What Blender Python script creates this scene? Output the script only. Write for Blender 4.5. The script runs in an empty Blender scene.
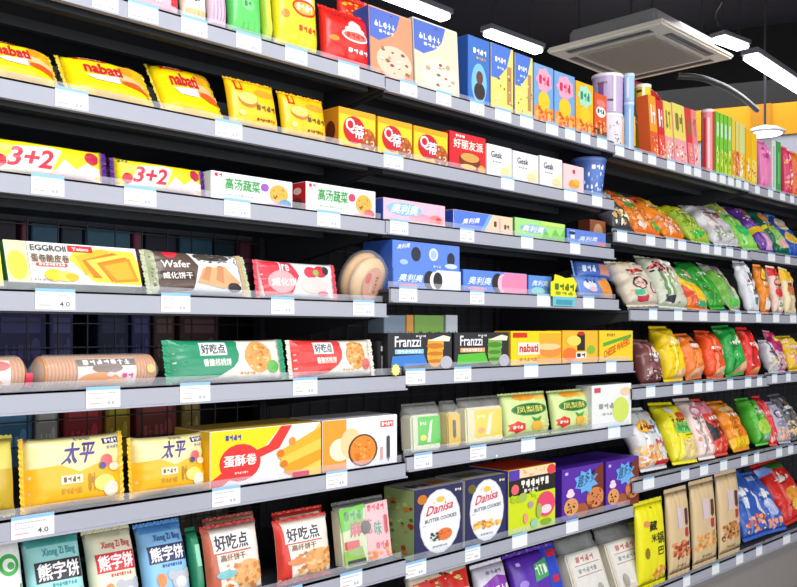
import bpy, bmesh, math, random
from mathutils import Vector, Matrix, noise
C = bpy.context.scene.collection
F=900.0; CX=398.5; HOR=333.0; VPX=1280.0
TH=math.atan(F/(VPX-CX)); ST=math.sin(TH); CT=math.cos(TH)
D=1.327; ZC=0.95
def uX(u,y=0.0): return (D+y)*math.tan(TH+math.atan((u-CX)/F))
def vZ(u,v,y=0.0): return ZC+(HOR-v)*(D+y)/((VPX-u)*ST)
def proj(p):
    x,y,z=p[0],p[1]+D,p[2]-ZC
    zz=x*ST+y*CT; r=x*CT-y*ST
    return CX+F*r/zz, HOR-F*z/zz
def unp(u,v,H):
    zz=F*H/(HOR-v); r=(u-CX)/F*zz
    return Vector((zz*ST+r*CT, zz*CT-r*ST-D, ZC+H))
# ---------------------------------------------------------------- materials
def lin(c):
    return tuple(((x/12.92) if x<=.04045 else ((x+.055)/1.055)**2.4) for x in c)
def hexc(h): return tuple(int(h[i:i+2],16)/255 for i in (0,2,4))
MATS={}
def mat(col,kind='card'):
    """procedural material; col = 'rrggbb'"""
    k=(col,kind)
    if k in MATS: return MATS[k]
    m=bpy.data.materials.new(kind+'_'+col); m.use_nodes=True
    nt=m.node_tree; b=nt.nodes['Principled BSDF']; c=lin(hexc(col))
    n=nt.nodes.new('ShaderNodeTexNoise'); n.inputs['Scale'].default_value={'card':60,'film':25,'metal':18,'floor':5,'wall':3,'black':9}.get(kind,40)
    tc=nt.nodes.new('ShaderNodeTexCoord'); nt.links.new(tc.outputs['Object'],n.inputs['Vector'])
    mx=nt.nodes.new('ShaderNodeMix'); mx.data_type='RGBA'
    a=.97 if kind!='floor' else .9
    mx.inputs[6].default_value=(c[0]*a,c[1]*a,c[2]*a,1)
    mx.inputs[7].default_value=(min(1,c[0]*1.03),min(1,c[1]*1.03),min(1,c[2]*1.03),1)
    nt.links.new(n.outputs['Fac'],mx.inputs[0]); nt.links.new(mx.outputs[2],b.inputs['Base Color'])
    b.inputs['Roughness'].default_value={'card':.45,'film':.3,'metal':.38,'floor':.35,'wall':.8,'black':.6,'plastic':.3}.get(kind,.5)
    b.inputs['Specular IOR Level'].default_value={'card':.35,'film':.5,'black':.15}.get(kind,.4)
    if kind=='film':
        bp=nt.nodes.new('ShaderNodeBump'); bp.inputs['Strength'].default_value=.22; bp.inputs['Distance'].default_value=.004
        n2=nt.nodes.new('ShaderNodeTexNoise'); n2.inputs['Scale'].default_value=38; n2.inputs['Detail'].default_value=1.5
        nt.links.new(tc.outputs['Object'],n2.inputs['Vector'])
        nt.links.new(n2.outputs['Fac'],bp.inputs['Height']); nt.links.new(bp.outputs[0],b.inputs['Normal'])
    MATS[k]=m; return m
def emit(col,s,name):
    m=bpy.data.materials.new(name); m.use_nodes=True; nt=m.node_tree; b=nt.nodes['Principled BSDF']
    b.inputs['Base Color'].default_value=(*col,1); b.inputs['Emission Color'].default_value=(*col,1); b.inputs['Emission Strength'].default_value=s
    return m
def clear(name,tint,gloss,alpha):
    m=bpy.data.materials.new(name); m.use_nodes=True; nt=m.node_tree; nt.nodes.clear()
    o=nt.nodes.new('ShaderNodeOutputMaterial'); t=nt.nodes.new('ShaderNodeBsdfTransparent'); p=nt.nodes.new('ShaderNodeBsdfPrincipled')
    p.inputs['Base Color'].default_value=(*tint,1); p.inputs['Roughness'].default_value=gloss
    mx=nt.nodes.new('ShaderNodeMixShader')
    n=nt.nodes.new('ShaderNodeTexNoise'); n.inputs['Scale'].default_value=22; n.inputs['Detail'].default_value=2
    tc=nt.nodes.new('ShaderNodeTexCoord'); nt.links.new(tc.outputs['Object'],n.inputs['Vector'])
    mr=nt.nodes.new('ShaderNodeMapRange'); mr.inputs['From Min'].default_value=.3; mr.inputs['From Max'].default_value=.7
    mr.inputs['To Min'].default_value=alpha*.8; mr.inputs['To Max'].default_value=min(1,alpha*1.25)
    nt.links.new(n.outputs['Fac'],mr.inputs['Value']); nt.links.new(mr.outputs[0],mx.inputs[0])
    nt.links.new(t.outputs[0],mx.inputs[1]); nt.links.new(p.outputs[0],mx.inputs[2]); nt.links.new(mx.outputs[0],o.inputs['Surface'])
    return m
GUARD=clear('clear_acrylic',(.86,.88,.96),.12,.15)
WRAP=clear('clear_wrap',(.93,.94,.93),.15,.17)
# ---------------------------------------------------------------- objects
def tag(o,label=None,cat=None,group=None,kind=None):
    if label: o['label']=label
    if cat: o['category']=cat
    if group: o['group']=group
    if kind: o['kind']=kind
    return o
def link(name,bm,mats,parent=None,loc=None,smooth=False):
    me=bpy.data.meshes.new(name); bm.normal_update(); bm.to_mesh(me); bm.free()
    for m in mats: me.materials.append(m)
    if smooth:
        for p in me.polygons: p.use_smooth=True
    o=bpy.data.objects.new(name,me); C.objects.link(o)
    if parent: o.parent=parent
    if loc is not None: o.location=loc
    return o
def empty(name,loc,rot=(0,0,0)):
    o=bpy.data.objects.new(name,None); o.empty_display_size=.02; C.objects.link(o); o.location=loc; o.rotation_euler=rot; return o
def bx(bm,x0,x1,y0,y1,z0,z1,mi=0):
    v=[bm.verts.new(p) for p in ((x0,y0,z0),(x1,y0,z0),(x1,y1,z0),(x0,y1,z0),(x0,y0,z1),(x1,y0,z1),(x1,y1,z1),(x0,y1,z1))]
    fs=[]
    for q in ((0,3,2,1),(4,5,6,7),(0,1,5,4),(1,2,6,5),(2,3,7,6),(3,0,4,7)):
        f=bm.faces.new([v[i] for i in q]); f.material_index=mi; fs.append(f)
    return fs
# ---------------------------------------------------------------- artwork
TXT={}
def text2d(s):
    if s in TXT: return TXT[s]
    cu=bpy.data.curves.new('t','FONT'); cu.body=s; cu.resolution_u=2; cu.offset=.03 if s in ('3+2','nabati') else .016 if ord(s[0])<256 else .003
    o=bpy.data.objects.new('t',cu); C.objects.link(o)
    dg=bpy.context.evaluated_depsgraph_get(); e=o.evaluated_get(dg); me=e.to_mesh()
    vs=[(v.co.x,v.co.y) for v in me.vertices]; fs=[tuple(p.vertices) for p in me.polygons]
    e.to_mesh_clear(); bpy.data.objects.remove(o); bpy.data.curves.remove(cu)
    x0=min(v[0] for v in vs); x1=max(v[0] for v in vs); y0=min(v[1] for v in vs); y1=max(v[1] for v in vs)
    vs=[((a-x0)/(x1-x0+1e-9),(b-y0)/(y1-y0+1e-9)) for a,b in vs]
    TXT[s]=(vs,fs); return TXT[s]
def R(x0,y0,x1,y1,c): return ('p',[(x0,y0),(x1,y0),(x1,y1),(x0,y1)],c)
def P(pts,c): return ('p',pts,c)
def E(cx,cy,rx,ry,c,n=18,rot=0):
    ca,sa=math.cos(rot),math.sin(rot)
    return ('p',[(cx+rx*math.cos(6.28318*i/n)*ca-ry*math.sin(6.28318*i/n)*sa, cy+rx*math.cos(6.28318*i/n)*sa+ry*math.sin(6.28318*i/n)*ca) for i in range(n)],c)
def T(s,x0,y0,x1,y1,c,sl=0,rise=0):
    if ord(s[0])<256 or s in ('趣多多','凤梨酥'): return ('t',s,(x0,y0,x1,y1),c,sl,rise)
    d=(x1-x0)/len(s)*(.035 if s in ('太平','好吃点','熊字饼','蛋酥卷') else .022); e=(y1-y0)*.02   # heavier strokes
    return [('t',s,(x0+a*d,y0+b*e,x1+a*d,y1+b*e),c,sl,rise) for a,b in ((0,0),(-1,-1),(1,1))]
def J(cx,cy,r,c,n=12,k=.12,seed=1,asp=1):   # jagged splash
    rr=random.Random(seed)
    return ('p',[(cx+(r*(1+(k if i%2 else -k)*rr.uniform(.5,1.5)))*math.cos(6.28318*i/n),cy+asp*(r*(1+(k if i%2 else -k)*rr.uniform(.5,1.5)))*math.sin(6.28318*i/n)) for i in range(n)],c)
def marks(x0,y0,x1,y1,n,c,seed=3):
    """a line of small strokes standing for lettering too small to read"""
    rr=random.Random(seed); out=[]; w=(x1-x0)/n; h=y1-y0
    for i in range(n):
        a=x0+i*w
        out.append(R(a+.1*w,y0+h*rr.choice((.1,.45,.8)),a+.85*w,y0+h*rr.choice((.1,.45,.8))+.0001+h*.16,c))
        out.append(R(a+w*rr.choice((.15,.4,.6)),y0,a+w*rr.choice((.15,.4,.6))+.0001+w*.2,y1,c))
        if rr.random()<.6: out.append(R(a+.1*w,y0+h*.45,a+.8*w,y0+h*.62,c))
    o2=[]
    for q in out:
        xs=[p[0] for p in q[1]]; ys=[p[1] for p in q[1]]; X0,X1,Y0,Y1=min(xs),max(xs),min(ys),max(ys)
        if X1-X0<w*.12: X1=X0+w*.2
        if Y1-Y0<h*.1: Y1=Y0+h*.16
        o2.append(R(X0,Y0,X1,Y1,c))
    return o2
def bits(x0,y0,x1,y1,n,cols,r=.06,seed=1,asp=1.5):
    rr=random.Random(seed)
    n=int(n*2.4); r*=.62
    def q():
        a=r*rr.uniform(.6,1.3); b=a*asp*rr.uniform(.55,1.2); cx=rr.uniform(x0+a*.3,x1-a*.3); cy=rr.uniform(y0+b*.3,y1-b*.3); ph=rr.uniform(0,3)
        return ('p',[(cx+a*rr.uniform(.75,1.2)*math.cos(6.28318*i/8+ph),cy+b*rr.uniform(.75,1.2)*math.sin(6.28318*i/8+ph)) for i in range(8)],rr.choice(cols))
    return [q() for _ in range(n)]
def flat(a):
    o=[]
    for x in a:
        if isinstance(x,list): o+=flat(x)
        else: o.append(x)
    return o
def add_art(bm,art,S,mi,gu=0,gv=0,base=.0004,step=.00012,lim=(0,0,1,1)):
    """S(s,t,off)->xyz ; mi(colour)->material index"""
    seq=[]
    for K,a in enumerate(art):
        seq+=[(base+step*(K+1)+.00001*j,q) for j,q in enumerate(flat([a]))]
        base+=.00001*len(flat([a]))
    for off,a in seq:
        b2=bmesh.new()
        if a[0]=='p':
            vs=[b2.verts.new((min(lim[2],max(lim[0],x)),min(lim[3],max(lim[1],y)),0)) for x,y in a[1]]
            try: b2.faces.new(vs)
            except ValueError: b2.free(); continue
            col=a[2]; 
        else:
            V,Fc=text2d(a[1]); x0,y0,x1,y1=a[2]; sl,ri=a[4],a[5]
            vs=[b2.verts.new((x0+(x1-x0)*(p+sl*(q-.5)),y0+(y1-y0)*q+ri*p,0)) for p,q in V]
            for f in Fc:
                try: b2.faces.new([vs[i] for i in f])
                except ValueError: pass
            col=a[3]
        if gu:
            xs=[v.co.x for v in b2.verts]; ys=[v.co.y for v in b2.verts]
            X0,X1,Y0,Y1=min(xs),max(xs),min(ys),max(ys)
            if len(b2.faces)==1: bmesh.ops.triangulate(b2,faces=b2.faces[:])
            st=1
            for i in range(1,gu,st):
                if X0<i/gu<X1: bmesh.ops.bisect_plane(b2,geom=b2.verts[:]+b2.edges[:]+b2.faces[:],plane_co=(i/gu,0,0),plane_no=(1,0,0))
            for i in range(1,gv,st):
                if Y0<i/gv<Y1: bmesh.ops.bisect_plane(b2,geom=b2.verts[:]+b2.edges[:]+b2.faces[:],plane_co=(0,i/gv,0),plane_no=(0,1,0))
        mp={v:bm.verts.new(S(v.co.x,v.co.y,off)) for v in b2.verts}
        for f in b2.faces:
            vv=[mp[v] for v in f.verts]
            # keep normals facing out (-y)
            ar=sum(f.verts[i].co.x*f.verts[(i+1)%len(f.verts)].co.y-f.verts[(i+1)%len(f.verts)].co.x*f.verts[i].co.y for i in range(len(f.verts)))
            if abs(ar)<1e-12: continue
            if ar<0: vv.reverse()
            try: nf=bm.faces.new(vv); nf.material_index=mi(col); nf.smooth=bool(gu)
            except ValueError: pass
        b2.free()
class MI:
    def __init__(s,kind): s.kind=kind; s.l=[]; s.k={}
    def __call__(s,c):
        if c not in s.k: s.k[c]=len(s.l); s.l.append(mat(c,s.kind) if isinstance(c,str) else c)
        return s.k[c]
# ---------------------------------------------------------------- shelf rows
RAIL=.0315
ROWS={}
SX=[.4156,1.3156,2.2157,3.1157,4.0157,4.9157]
def row(key,m,y,secs):
    ROWS[key]=dict(m=m,y=y,zb=ZC+m*(D+y)/ST,secs=secs); ROWS[key]['z']=ROWS[key]['zb']+RAIL-.004
row('r1a',.272,0,[0]); row('r1b',.270,0,[1]); row('r1c',.266,0,[2]); row('r1d',.264,0,[3])
row('r2a',.1837,0,[0]); row('r2b',.1837,0,[1])
row('r3a',.110,0,[0]); row('r3b',.1105,0,[1])
row('r4a',.0175,-.005,[0]); row('r4b',.0345,-.015,[1])
row('r5a',-.065,-.06,[0]); row('r5b',-.0605,-.06,[1])
row('r6a',-.165,-.06,[0]); row('r6b',-.159,-.06,[1])
row('r7a',-.276,-.06,[0]); row('r7b',-.283,-.06,[1])
row('r8a',-.428,-.06,[0]); row('r8b',-.428,-.06,[1])
row('A',.137,0,[2]); row('Ad',.139,0,[3])
row('B',.0195,-.05,[2]); row('Bd',.0195,-.05,[3])
row('Cc',-.103,-.06,[2]); row('Cd',-.100,-.06,[3])
row('Dd',-.248,-.06,[2]); row('De',-.248,-.06,[3])
row('Ee',-.428,-.06,[2]); row('Ef',-.428,-.06,[3])
row('r1e',.262,0,[4]); row('Ae',.139,0,[4]); row('Be',.0195,-.05,[4]); row('Ce',-.1,-.06,[4]); row('Df',-.248,-.06,[4]); row('Eg',-.428,-.06,[4])
PROD=[]   # (row,u0,u1,short)
def place(rk,u0,u1,vt,h,lean,dep,dy,z0,zr=None):
    r=ROWS[rk]; y=r['y']+.012+dy; z=r['z']+z0+dep*math.sin(lean)+.0004
    X0=uX(u0,y); X1=uX(u1,y)
    if h is None:
        lo,hi=.005,.6
        for _ in range(40):
            L=(lo+hi)/2
            v=proj((X0,y+L*math.sin(lean),z+L*math.cos(lean)))[1]
            if v>vt: lo=L
            else: hi=L
        h=L
    return X0,X1,y,z,h
def rec(rk,u0,u1,short): PROD.append((rk,u0,u1,short))
def box(name,label,cat,rk,u0,u1,vt=None,face='ffffff',art=(),side=None,top=None,dep=.06,h=None,lean=0,dy=0,z0=0,yaw=0,group=None,short=None,kind='card',sideart=(),topart=()):
    lean=math.radians(lean)
    X0,X1,y,z,h=place(rk,u0,u1,vt,h,lean,dep,dy,z0)
    W=X1-X0-.001
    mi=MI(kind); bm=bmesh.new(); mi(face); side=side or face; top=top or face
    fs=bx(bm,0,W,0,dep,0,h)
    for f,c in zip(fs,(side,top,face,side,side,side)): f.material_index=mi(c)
    bmesh.ops.bevel(bm,geom=bm.edges[:],offset=.0009,segments=2,affect='EDGES')
    add_art(bm,art,lambda s,t,o:(.0008+s*(W-.0016),-o,.0008+t*(h-.0016)),mi)
    if sideart: add_art(bm,sideart,lambda s,t,o:(-o,dep*(1-s)*.98+.001,.001+t*(h-.002)),mi)
    if topart: add_art(bm,topart,lambda s,t,o:(.001+s*(W-.002),.001+t*(dep-.002),h+o),mi)
    o=link(name,bm,mi.l); o.location=(X0,y,z); o.rotation_euler=(-lean,0,yaw)
    tag(o,label,cat,group); rec(rk,u0,u1,short or label); return o
def bag(name,label,cat,rk,u0,u1,vt=None,col='ffffff',art=(),thick=.03,h=None,lean=15,dy=0,z0=0,yaw=0,roll=0,seal='h',sealcol=None,group=None,short=None,back=None,gu=20,gv=14,seed=None,wr=.0016,sq=.06,contents=None,film=None,flatb=False,pinch=0):
    lean=math.radians(lean)
    X0,X1,y,z,h=place(rk,u0,u1,vt,h,lean,thick*.35,dy+thick*.45,z0)
    W=X1-X0-.002; seed=seed if seed is not None else len(PROD)*7.3
    mi=MI('film'); mi(film if film else col); bk=mi(film if film else (back or col)); sealcol=sealcol or col
    e=.045
    def a_(s): return max(0,1-abs(2*s-1)**3.2)**.62
    def b_(t): return max(0,1-abs(2*t-1)**4.5)**.5
    def pt(s,t,o,sg=1):
        if seal=='h': A=a_(s); B=b_(t)
        else: A=a_(t); B=b_(s)
        if flatb and t<.5: B=b_(s); A=max(A,.75)
        bul=thick/2*A*B
        ed=(1-A)
        w=noise.noise(Vector((s*W*38+seed,t*h*38,seed*.7)))*wr*(1+2.2*ed)*min(1,B*1.4)
        if wr>.003: w+=(.22-abs(noise.noise(Vector((s*W*30+t*h*16+seed*3,t*h*24-s*W*12,seed)))))*wr*2.2*min(1,B*1.4)
        # radial creases near the seals
        cr=math.sin((t if seal=='h' else s)*34+seed)*.0016*max(0,1-A)*2*min(1,B)
        d=bul+(w+cr)*min(1,bul/(thick*.2)+.1)
        if seal=='h':
            ss=e+(1-2*e)*s; tt=.5+(t-.5)*(1-sq*(A)) if not flatb else t
            x=ss*W; zz=tt*h
        else:
            ss=.5+(s-.5)*(1-sq*A); tt=e+(1-2*e)*t
            ss=.5+(ss-.5)*(1-pinch*math.exp(-((t-.82)/.09)**2)-pinch*.35*max(0,t-.82)/.18)
            x=ss*W+(noise.noise(Vector((t*5,seed,3)))*W*.09*(4*t*(1-t)) if wr>.003 else 0); zz=tt*h
        return (x,-sg*(d+o) if sg>0 else (d*.8+o),zz)
    bm=bmesh.new()
    G={}
    for sg in (1,-1):
        for i in range(gu+1):
            for j in range(gv+1):
                s,t=i/gu,j/gv
                if sg<0 and (i in(0,gu) or j in(0,gv)): G[(sg,i,j)]=G[(1,i,j)]; continue
                p=pt(s,t,0,sg)
                if i in(0,gu) or j in(0,gv): p=(p[0],0,p[2])
                G[(sg,i,j)]=bm.verts.new(p)
        for i in range(gu):
            for j in range(gv):
                q=[G[(sg,i,j)],G[(sg,i+1,j)],G[(sg,i+1,j+1)],G[(sg,i,j+1)]]
                if sg<0: q.reverse()
                f=bm.faces.new(q); f.smooth=True; f.material_index=0 if sg>0 else bk
    def S(s,t,o):
        # sample the same facets as the body
        i=min(gu-1,int(s*gu)); j=min(gv-1,int(t*gv)); fs=s*gu-i; ft=t*gv-j
        q=[G[(1,i,j)].co,G[(1,i+1,j)].co,G[(1,i+1,j+1)].co,G[(1,i,j+1)].co]
        p=q[0]*(1-fs)*(1-ft)+q[1]*fs*(1-ft)+q[2]*fs*ft+q[3]*(1-fs)*ft
        return (p.x,p.y-o-.0003,p.z)
    if not film: add_art(bm,art,S,mi,gu,gv,step=.00008)
    root=empty(name,(X0,y,z),(-lean,roll,yaw))
    if film:
        b3=bmesh.new(); mj=MI('film')
        con=contents or {}
        cc=con.get('col','eeeedd'); mj(cc)
        for (x0,x1,y0,y1) in con.get('blocks',[(.1,.9,.08,.8)]):
            fs=bx(b3,x0*W,x1*W,-thick*.33,thick*.25,y0*h,y1*h)
        bmesh.ops.bevel(b3,geom=b3.edges[:],offset=.004,segments=3,affect='EDGES')
        add_art(b3,art,lambda s,t,o:(s*W,-thick*.33-o,t*h),mj)
        link('contents',b3,mj.l,root)
        add=None
    link('bag_film' if film else 'bag_body',bm,mi.l,root)
    # crimped end seals
    for q in (0,1):
        b=bmesh.new(); n=26
        L=h if seal=='h' else W
        g=[]
        for i in range(n+1):
            c=(i/n)
            zig=.0016*(i%2)
            if seal=='h':
                c2=.5+(c-.5)*1.0
                xa=(e*W*1.05 if q==0 else W-e*W*1.05); xb=(zig if q==0 else W-zig)
                p0=(xa,0,c2*h);p1=(xb,.0012*math.sin(i*1.3),(.5+(c-.5)*.98)*h)
            else:
                za=(e*h*1.05 if q==0 else h-e*h*1.05); zb=(zig if q==0 else h-zig)
                pk=1-(pinch*.35 if q else 0); p0=((.5+(c-.5)*pk)*W,0,za);p1=((.5+(c-.5)*.98*pk)*W,.0012*math.sin(i*1.3),zb)
            pm=tuple((p0[k]+p1[k])/2 for k in range(3)); pm=(pm[0],pm[1]-.0008*(1 if i%2 else -1),pm[2])
            g.append([b.verts.new(p) for p in (p0,pm,p1)])
        for i in range(n):
            for k in (0,1):
                qd=[g[i][k],g[i+1][k],g[i+1][k+1],g[i][k+1]]
                b.faces.new(qd)
        bmesh.ops.recalc_face_normals(b,faces=b.faces[:])
        link('end_seal',b,[film if film else mat(sealcol,'film')],root)
    tag(root,label,cat,group); rec(rk,u0,u1,short or label); return root
def lathe(bm,prof,n=40,mi=0,cx=0,cy=0):
    rings=[[bm.verts.new((cx+r*math.cos(6.2831853*i/n),cy+r*math.sin(6.2831853*i/n),z)) for i in range(n)] if r>1e-6 else [bm.verts.new((cx,cy,z))] for r,z in prof]
    for a,b in zip(rings,rings[1:]):
        for i in range(n):
            j=(i+1)%n
            if len(a)==1 and len(b)==1: continue
            if len(a)==1: f=bm.faces.new([a[0],b[j],b[i]])
            elif len(b)==1: f=bm.faces.new([a[i],a[j],b[0]])
            else: f=bm.faces.new([a[i],a[j],b[j],b[i]])
            f.smooth=True; f.material_index=mi
def can(name,label,cat,rk,u0,u1,vt,col,art=(),lid='f2f0f2',taper=1.0,dy=0,z0=0,group=None,short=None,h=None,lidh=.006):
    """round container seen u0..u1; taper = bottom radius / top radius"""
    X0,X1,y,z,h=place(rk,u0,u1,vt,h,0,0,dy,z0)
    # apparent width -> radius (view direction is oblique)
    uc=(u0+u1)/2
    ang=TH+math.atan((uc-CX)/F); r0=(X1-X0)/2*math.cos(ang)
    dist=None
    for _ in range(3):
        cx=uX(uc,y+r0); dd=math.hypot(cx,y+r0+D); r0=(u1-u0)/2/F*(dd*math.cos(ang-TH))*math.cos(ang-TH)
    cx=uX(uc,y+r0)
    mi=MI('plastic'); bm=bmesh.new(); mi(col)
    r1=r0*taper
    lathe(bm,[(0,0),(r1*.97,0),(r1,.002),(r0,h-.002),(r0,h),(0,h)])
    ln=math.pi*1.0
    ph0=math.atan2(-(D+y+r0),-cx)   # towards the camera
    def S(s,t,o):
        a=ph0-ln/2+ln*s; r=r1+(r0-r1)*t+o+.0002
        return (r*math.cos(a),r*math.sin(a),t*h*.98+.002)
    if art: add_art(bm,art,S,mi,24,1)
    root=empty(name,(cx,y+r0,z))
    link('container_body',bm,mi.l,root)
    b=bmesh.new(); lathe(b,[(r0*1.03,h-.004),(r0*1.04,h),(r0*1.04,h+lidh-.001),(r0*1.0,h+lidh),(r0*.96,h+lidh*.7),(0,h+lidh*.7)])
    link('lid',b,[mat(lid,'plastic')],root)
    tag(root,label,cat,group); rec(rk,u0,u1,short or label)
    root['_h']=h+lidh; return root
# ================================================================ row 1 : top shelf
W_='ffffff'
bag('candy_pouch','pale pink pouch at the far left end of the top shelf','snack pouch','r1a',88,129,col='f0d4de',h=.15,lean=8,thick=.035,seal='v',art=[marks(.2,.1,.8,.2,4,'c98aa8'),E(.5,.4,.2,.12,'e8a0b8')],short='pale pink pouch')
bag('candy_pouch','pink pouch with a small red patch on the top shelf','snack pouch','r1a',130,180,col='f2b6c6',h=.15,lean=8,thick=.035,seal='v',art=[R(.78,.1,.98,.5,'d42a3a'),marks(.15,.1,.6,.2,5,'ffffff'),E(.3,.5,.2,.1,'f7dfe6')],short='pink and red pouch')
bag('candy_pouch','white pouch with dark blue berries on the top shelf','snack pouch','r1a',181,207,col='f4ecd8',h=.15,lean=8,thick=.035,seal='v',art=[bits(.2,.25,.8,.5,9,['3c4a9a','2d3a7c','5a68b4'],.11,4,.6),R(.1,.08,.9,.14,'dcc489')],short='white and blue pouch')
bag('candy_pouch','mauve striped pouch between the blue berry pouch and the green pouch','snack pouch','r1a',208,227,col='dcc0d4',h=.15,lean=8,thick=.03,seal='v',art=[[R(.15+.2*i,.1,.22+.2*i,.9,'c79abb') for i in range(4)]],short='mauve pouch')
bag('candy_pouch','plain bright green pouch with a round emblem on the top shelf','snack pouch','r1a',228,262,col='5ccb62',h=.15,lean=7,thick=.035,seal='v',art=[E(.5,.42,.2,.09,'7fdd84'),marks(.38,.38,.62,.46,2,'2f8a3c'),marks(.15,.7,.85,.8,4,'e8f8e8')],short='green pouch')
bag('candy_pouch','narrow yellow-green pouch edge squeezed beside the green pouch','snack pouch','r1a',263,272,col='b9d94a',h=.15,lean=7,thick=.03,seal='v',art=[R(.3,.1,.6,.9,'f0e040')],gu=10,short='yellow-green pouch')
def oishi(c1,c2): return [E(.62,.66,.22,.07,'f6f6f6'),E(.62,.74,.14,.1,'d8d8de'),E(.62,.55,.3,.11,c1),E(.62,.55,.26,.08,'e8b030' if c1!='ffffff' else 'f26a5a'),marks(.42,.51,.82,.6,4,'ffffff' if c1!='ffffff' else 'd01818'),E(.17,.42,.09,.055,'f08a20'),marks(.45,.24,.9,.32,4,c2),marks(.15,.84,.5,.9,3,'aa3030')]
bag('chip_bag','tall yellow snack bag with a red ribbon banner on the top shelf','snack bag','r1a',273,318,col='f8e425',h=.165,lean=5,thick=.04,seal='v',art=oishi('d8301c','d8401c'),short='yellow ribbon-banner bag')
bag('chip_bag','bright red snack bag with a white banner on the top shelf','snack bag','r1a',320,369,vt=3,col='e8231c',lean=4,thick=.04,seal='v',art=oishi('ffffff','ffffff'),short='red banner bag')
bag('chip_bag','red and orange bag standing behind the red banner bag on the top shelf','snack bag','r1a',338,372,vt=-8,col='e03020',lean=2,dy=.05,thick=.035,seal='v',art=[bits(.1,.75,.9,.95,12,['f08020','f8b030'],.08,5,.5)],short='red and orange bag behind')
def oats(c,c2,sd): return [R(0,.0,1,.97,c2),P([(0,.98),(0,.55),(.2,.52),(.45,.62),(.62,.75),(.72,.98)],'4a68c4'),E(.55,.25,.42,.24,c),bits(.25,.08,.9,.45,7,['7a4a34','96603c','c99a78','f0e0d0'],.075,sd,.55),marks(.1,.72,.6,.81,5,'f4f6fa',8),marks(.2,.64,.55,.69,4,'e0e8f8'),E(.5,.93,.02,.008,'222233')]
box('cereal_pouch','blue and brown cereal pouch with chocolate chunks on the top shelf','cereal pouch','r1a',371,414,vt=4,face='d9a07c',art=oats('e6c6ac','d09068',11),side='3454a8',dep=.05,lean=3,kind='film',short='chocolate oat pouch')
box('cereal_pouch','blue and cream cereal pouch with nuts on the top shelf','cereal pouch','r1b',415.5,460,vt=16,face='ebe3cf',art=oats('ece4cc','ddd2b8',12),side='c8c4b8',dep=.05,lean=3,kind='film',short='creamy oat pouch')
ore='5e9bd8'
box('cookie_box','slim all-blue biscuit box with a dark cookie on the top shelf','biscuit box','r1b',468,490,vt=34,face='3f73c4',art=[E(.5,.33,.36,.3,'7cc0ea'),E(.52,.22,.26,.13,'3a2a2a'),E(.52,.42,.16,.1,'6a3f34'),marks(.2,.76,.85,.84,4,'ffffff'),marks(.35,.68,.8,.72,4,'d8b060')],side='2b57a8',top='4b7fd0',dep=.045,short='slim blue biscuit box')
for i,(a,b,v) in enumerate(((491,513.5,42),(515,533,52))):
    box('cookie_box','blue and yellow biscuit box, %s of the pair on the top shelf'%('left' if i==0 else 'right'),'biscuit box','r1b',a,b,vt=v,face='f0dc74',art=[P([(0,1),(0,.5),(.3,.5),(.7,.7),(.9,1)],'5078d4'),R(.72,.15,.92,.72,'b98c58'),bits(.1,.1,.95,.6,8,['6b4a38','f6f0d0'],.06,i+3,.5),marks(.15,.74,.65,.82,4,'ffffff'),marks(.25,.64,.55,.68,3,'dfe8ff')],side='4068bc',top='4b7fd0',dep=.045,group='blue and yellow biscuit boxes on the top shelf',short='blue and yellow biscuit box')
    # yellow sticker is part of the print
def puffs(base,cl,tx): return [R(0,0,1,.3,'f09a3c'),E(.5,.4,.3,.17,'f8c822'),J(.5,.75,.4,cl,14,.1,3,.5),marks(.22,.67,.8,.83,3,tx),bits(.05,.02,.95,.3,12,['e8721c','f8b860','d85a18'],.14,6,.55)]
for i,(a,b,v,wh) in enumerate(((534,553.5,62,'left'),(554.5,575,70,'right'))):
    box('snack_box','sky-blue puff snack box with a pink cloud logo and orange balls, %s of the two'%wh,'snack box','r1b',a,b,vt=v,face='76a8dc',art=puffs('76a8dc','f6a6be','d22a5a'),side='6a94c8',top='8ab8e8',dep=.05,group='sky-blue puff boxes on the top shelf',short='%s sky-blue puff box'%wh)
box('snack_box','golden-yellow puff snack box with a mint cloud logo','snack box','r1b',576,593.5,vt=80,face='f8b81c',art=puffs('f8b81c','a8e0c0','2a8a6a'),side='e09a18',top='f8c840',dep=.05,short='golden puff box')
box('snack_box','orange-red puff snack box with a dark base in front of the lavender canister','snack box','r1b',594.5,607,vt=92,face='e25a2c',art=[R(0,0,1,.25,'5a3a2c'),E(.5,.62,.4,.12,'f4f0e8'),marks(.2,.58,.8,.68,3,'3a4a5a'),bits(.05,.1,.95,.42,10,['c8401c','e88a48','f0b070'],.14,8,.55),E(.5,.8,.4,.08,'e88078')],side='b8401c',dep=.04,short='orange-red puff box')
def stack(n,label1,label2,g,rk,u0,u1,vt,vm,c1,c2,a1,a2,dy,lid='f4f2f6',tp=.97):
    lo=can(n,label2,'snack can',rk,u0+.4,u1-.4,vm,c2,a2,lid=lid,dy=dy,group=g,short=label2,taper=tp)
    can(n,label1,'snack can',rk,u0,u1,vt,c1,a1,lid=lid,dy=dy,z0=lo['_h']+.001,group=g,short=label1,taper=tp)
stack('snack_canister','big lavender canister on top of the white one, beside the puff boxes','big white snack canister under the lavender one','large canisters stacked on the top shelf','r1c',592,623,64,106,'c9b2d8','ece6f0',[R(.3,.2,.42,.8,'8a5a9a'),marks(.28,.74,.5,.82,4,'8a5a3a'),R(.5,.28,.62,.34,'3a2a3a'),R(.62,0,.68,1,'f0ecf4')],[bits(.55,.05,.85,.9,10,['a89ab8','c8a878','8a7a9a'],.03,3,1.4)],.05)
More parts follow.
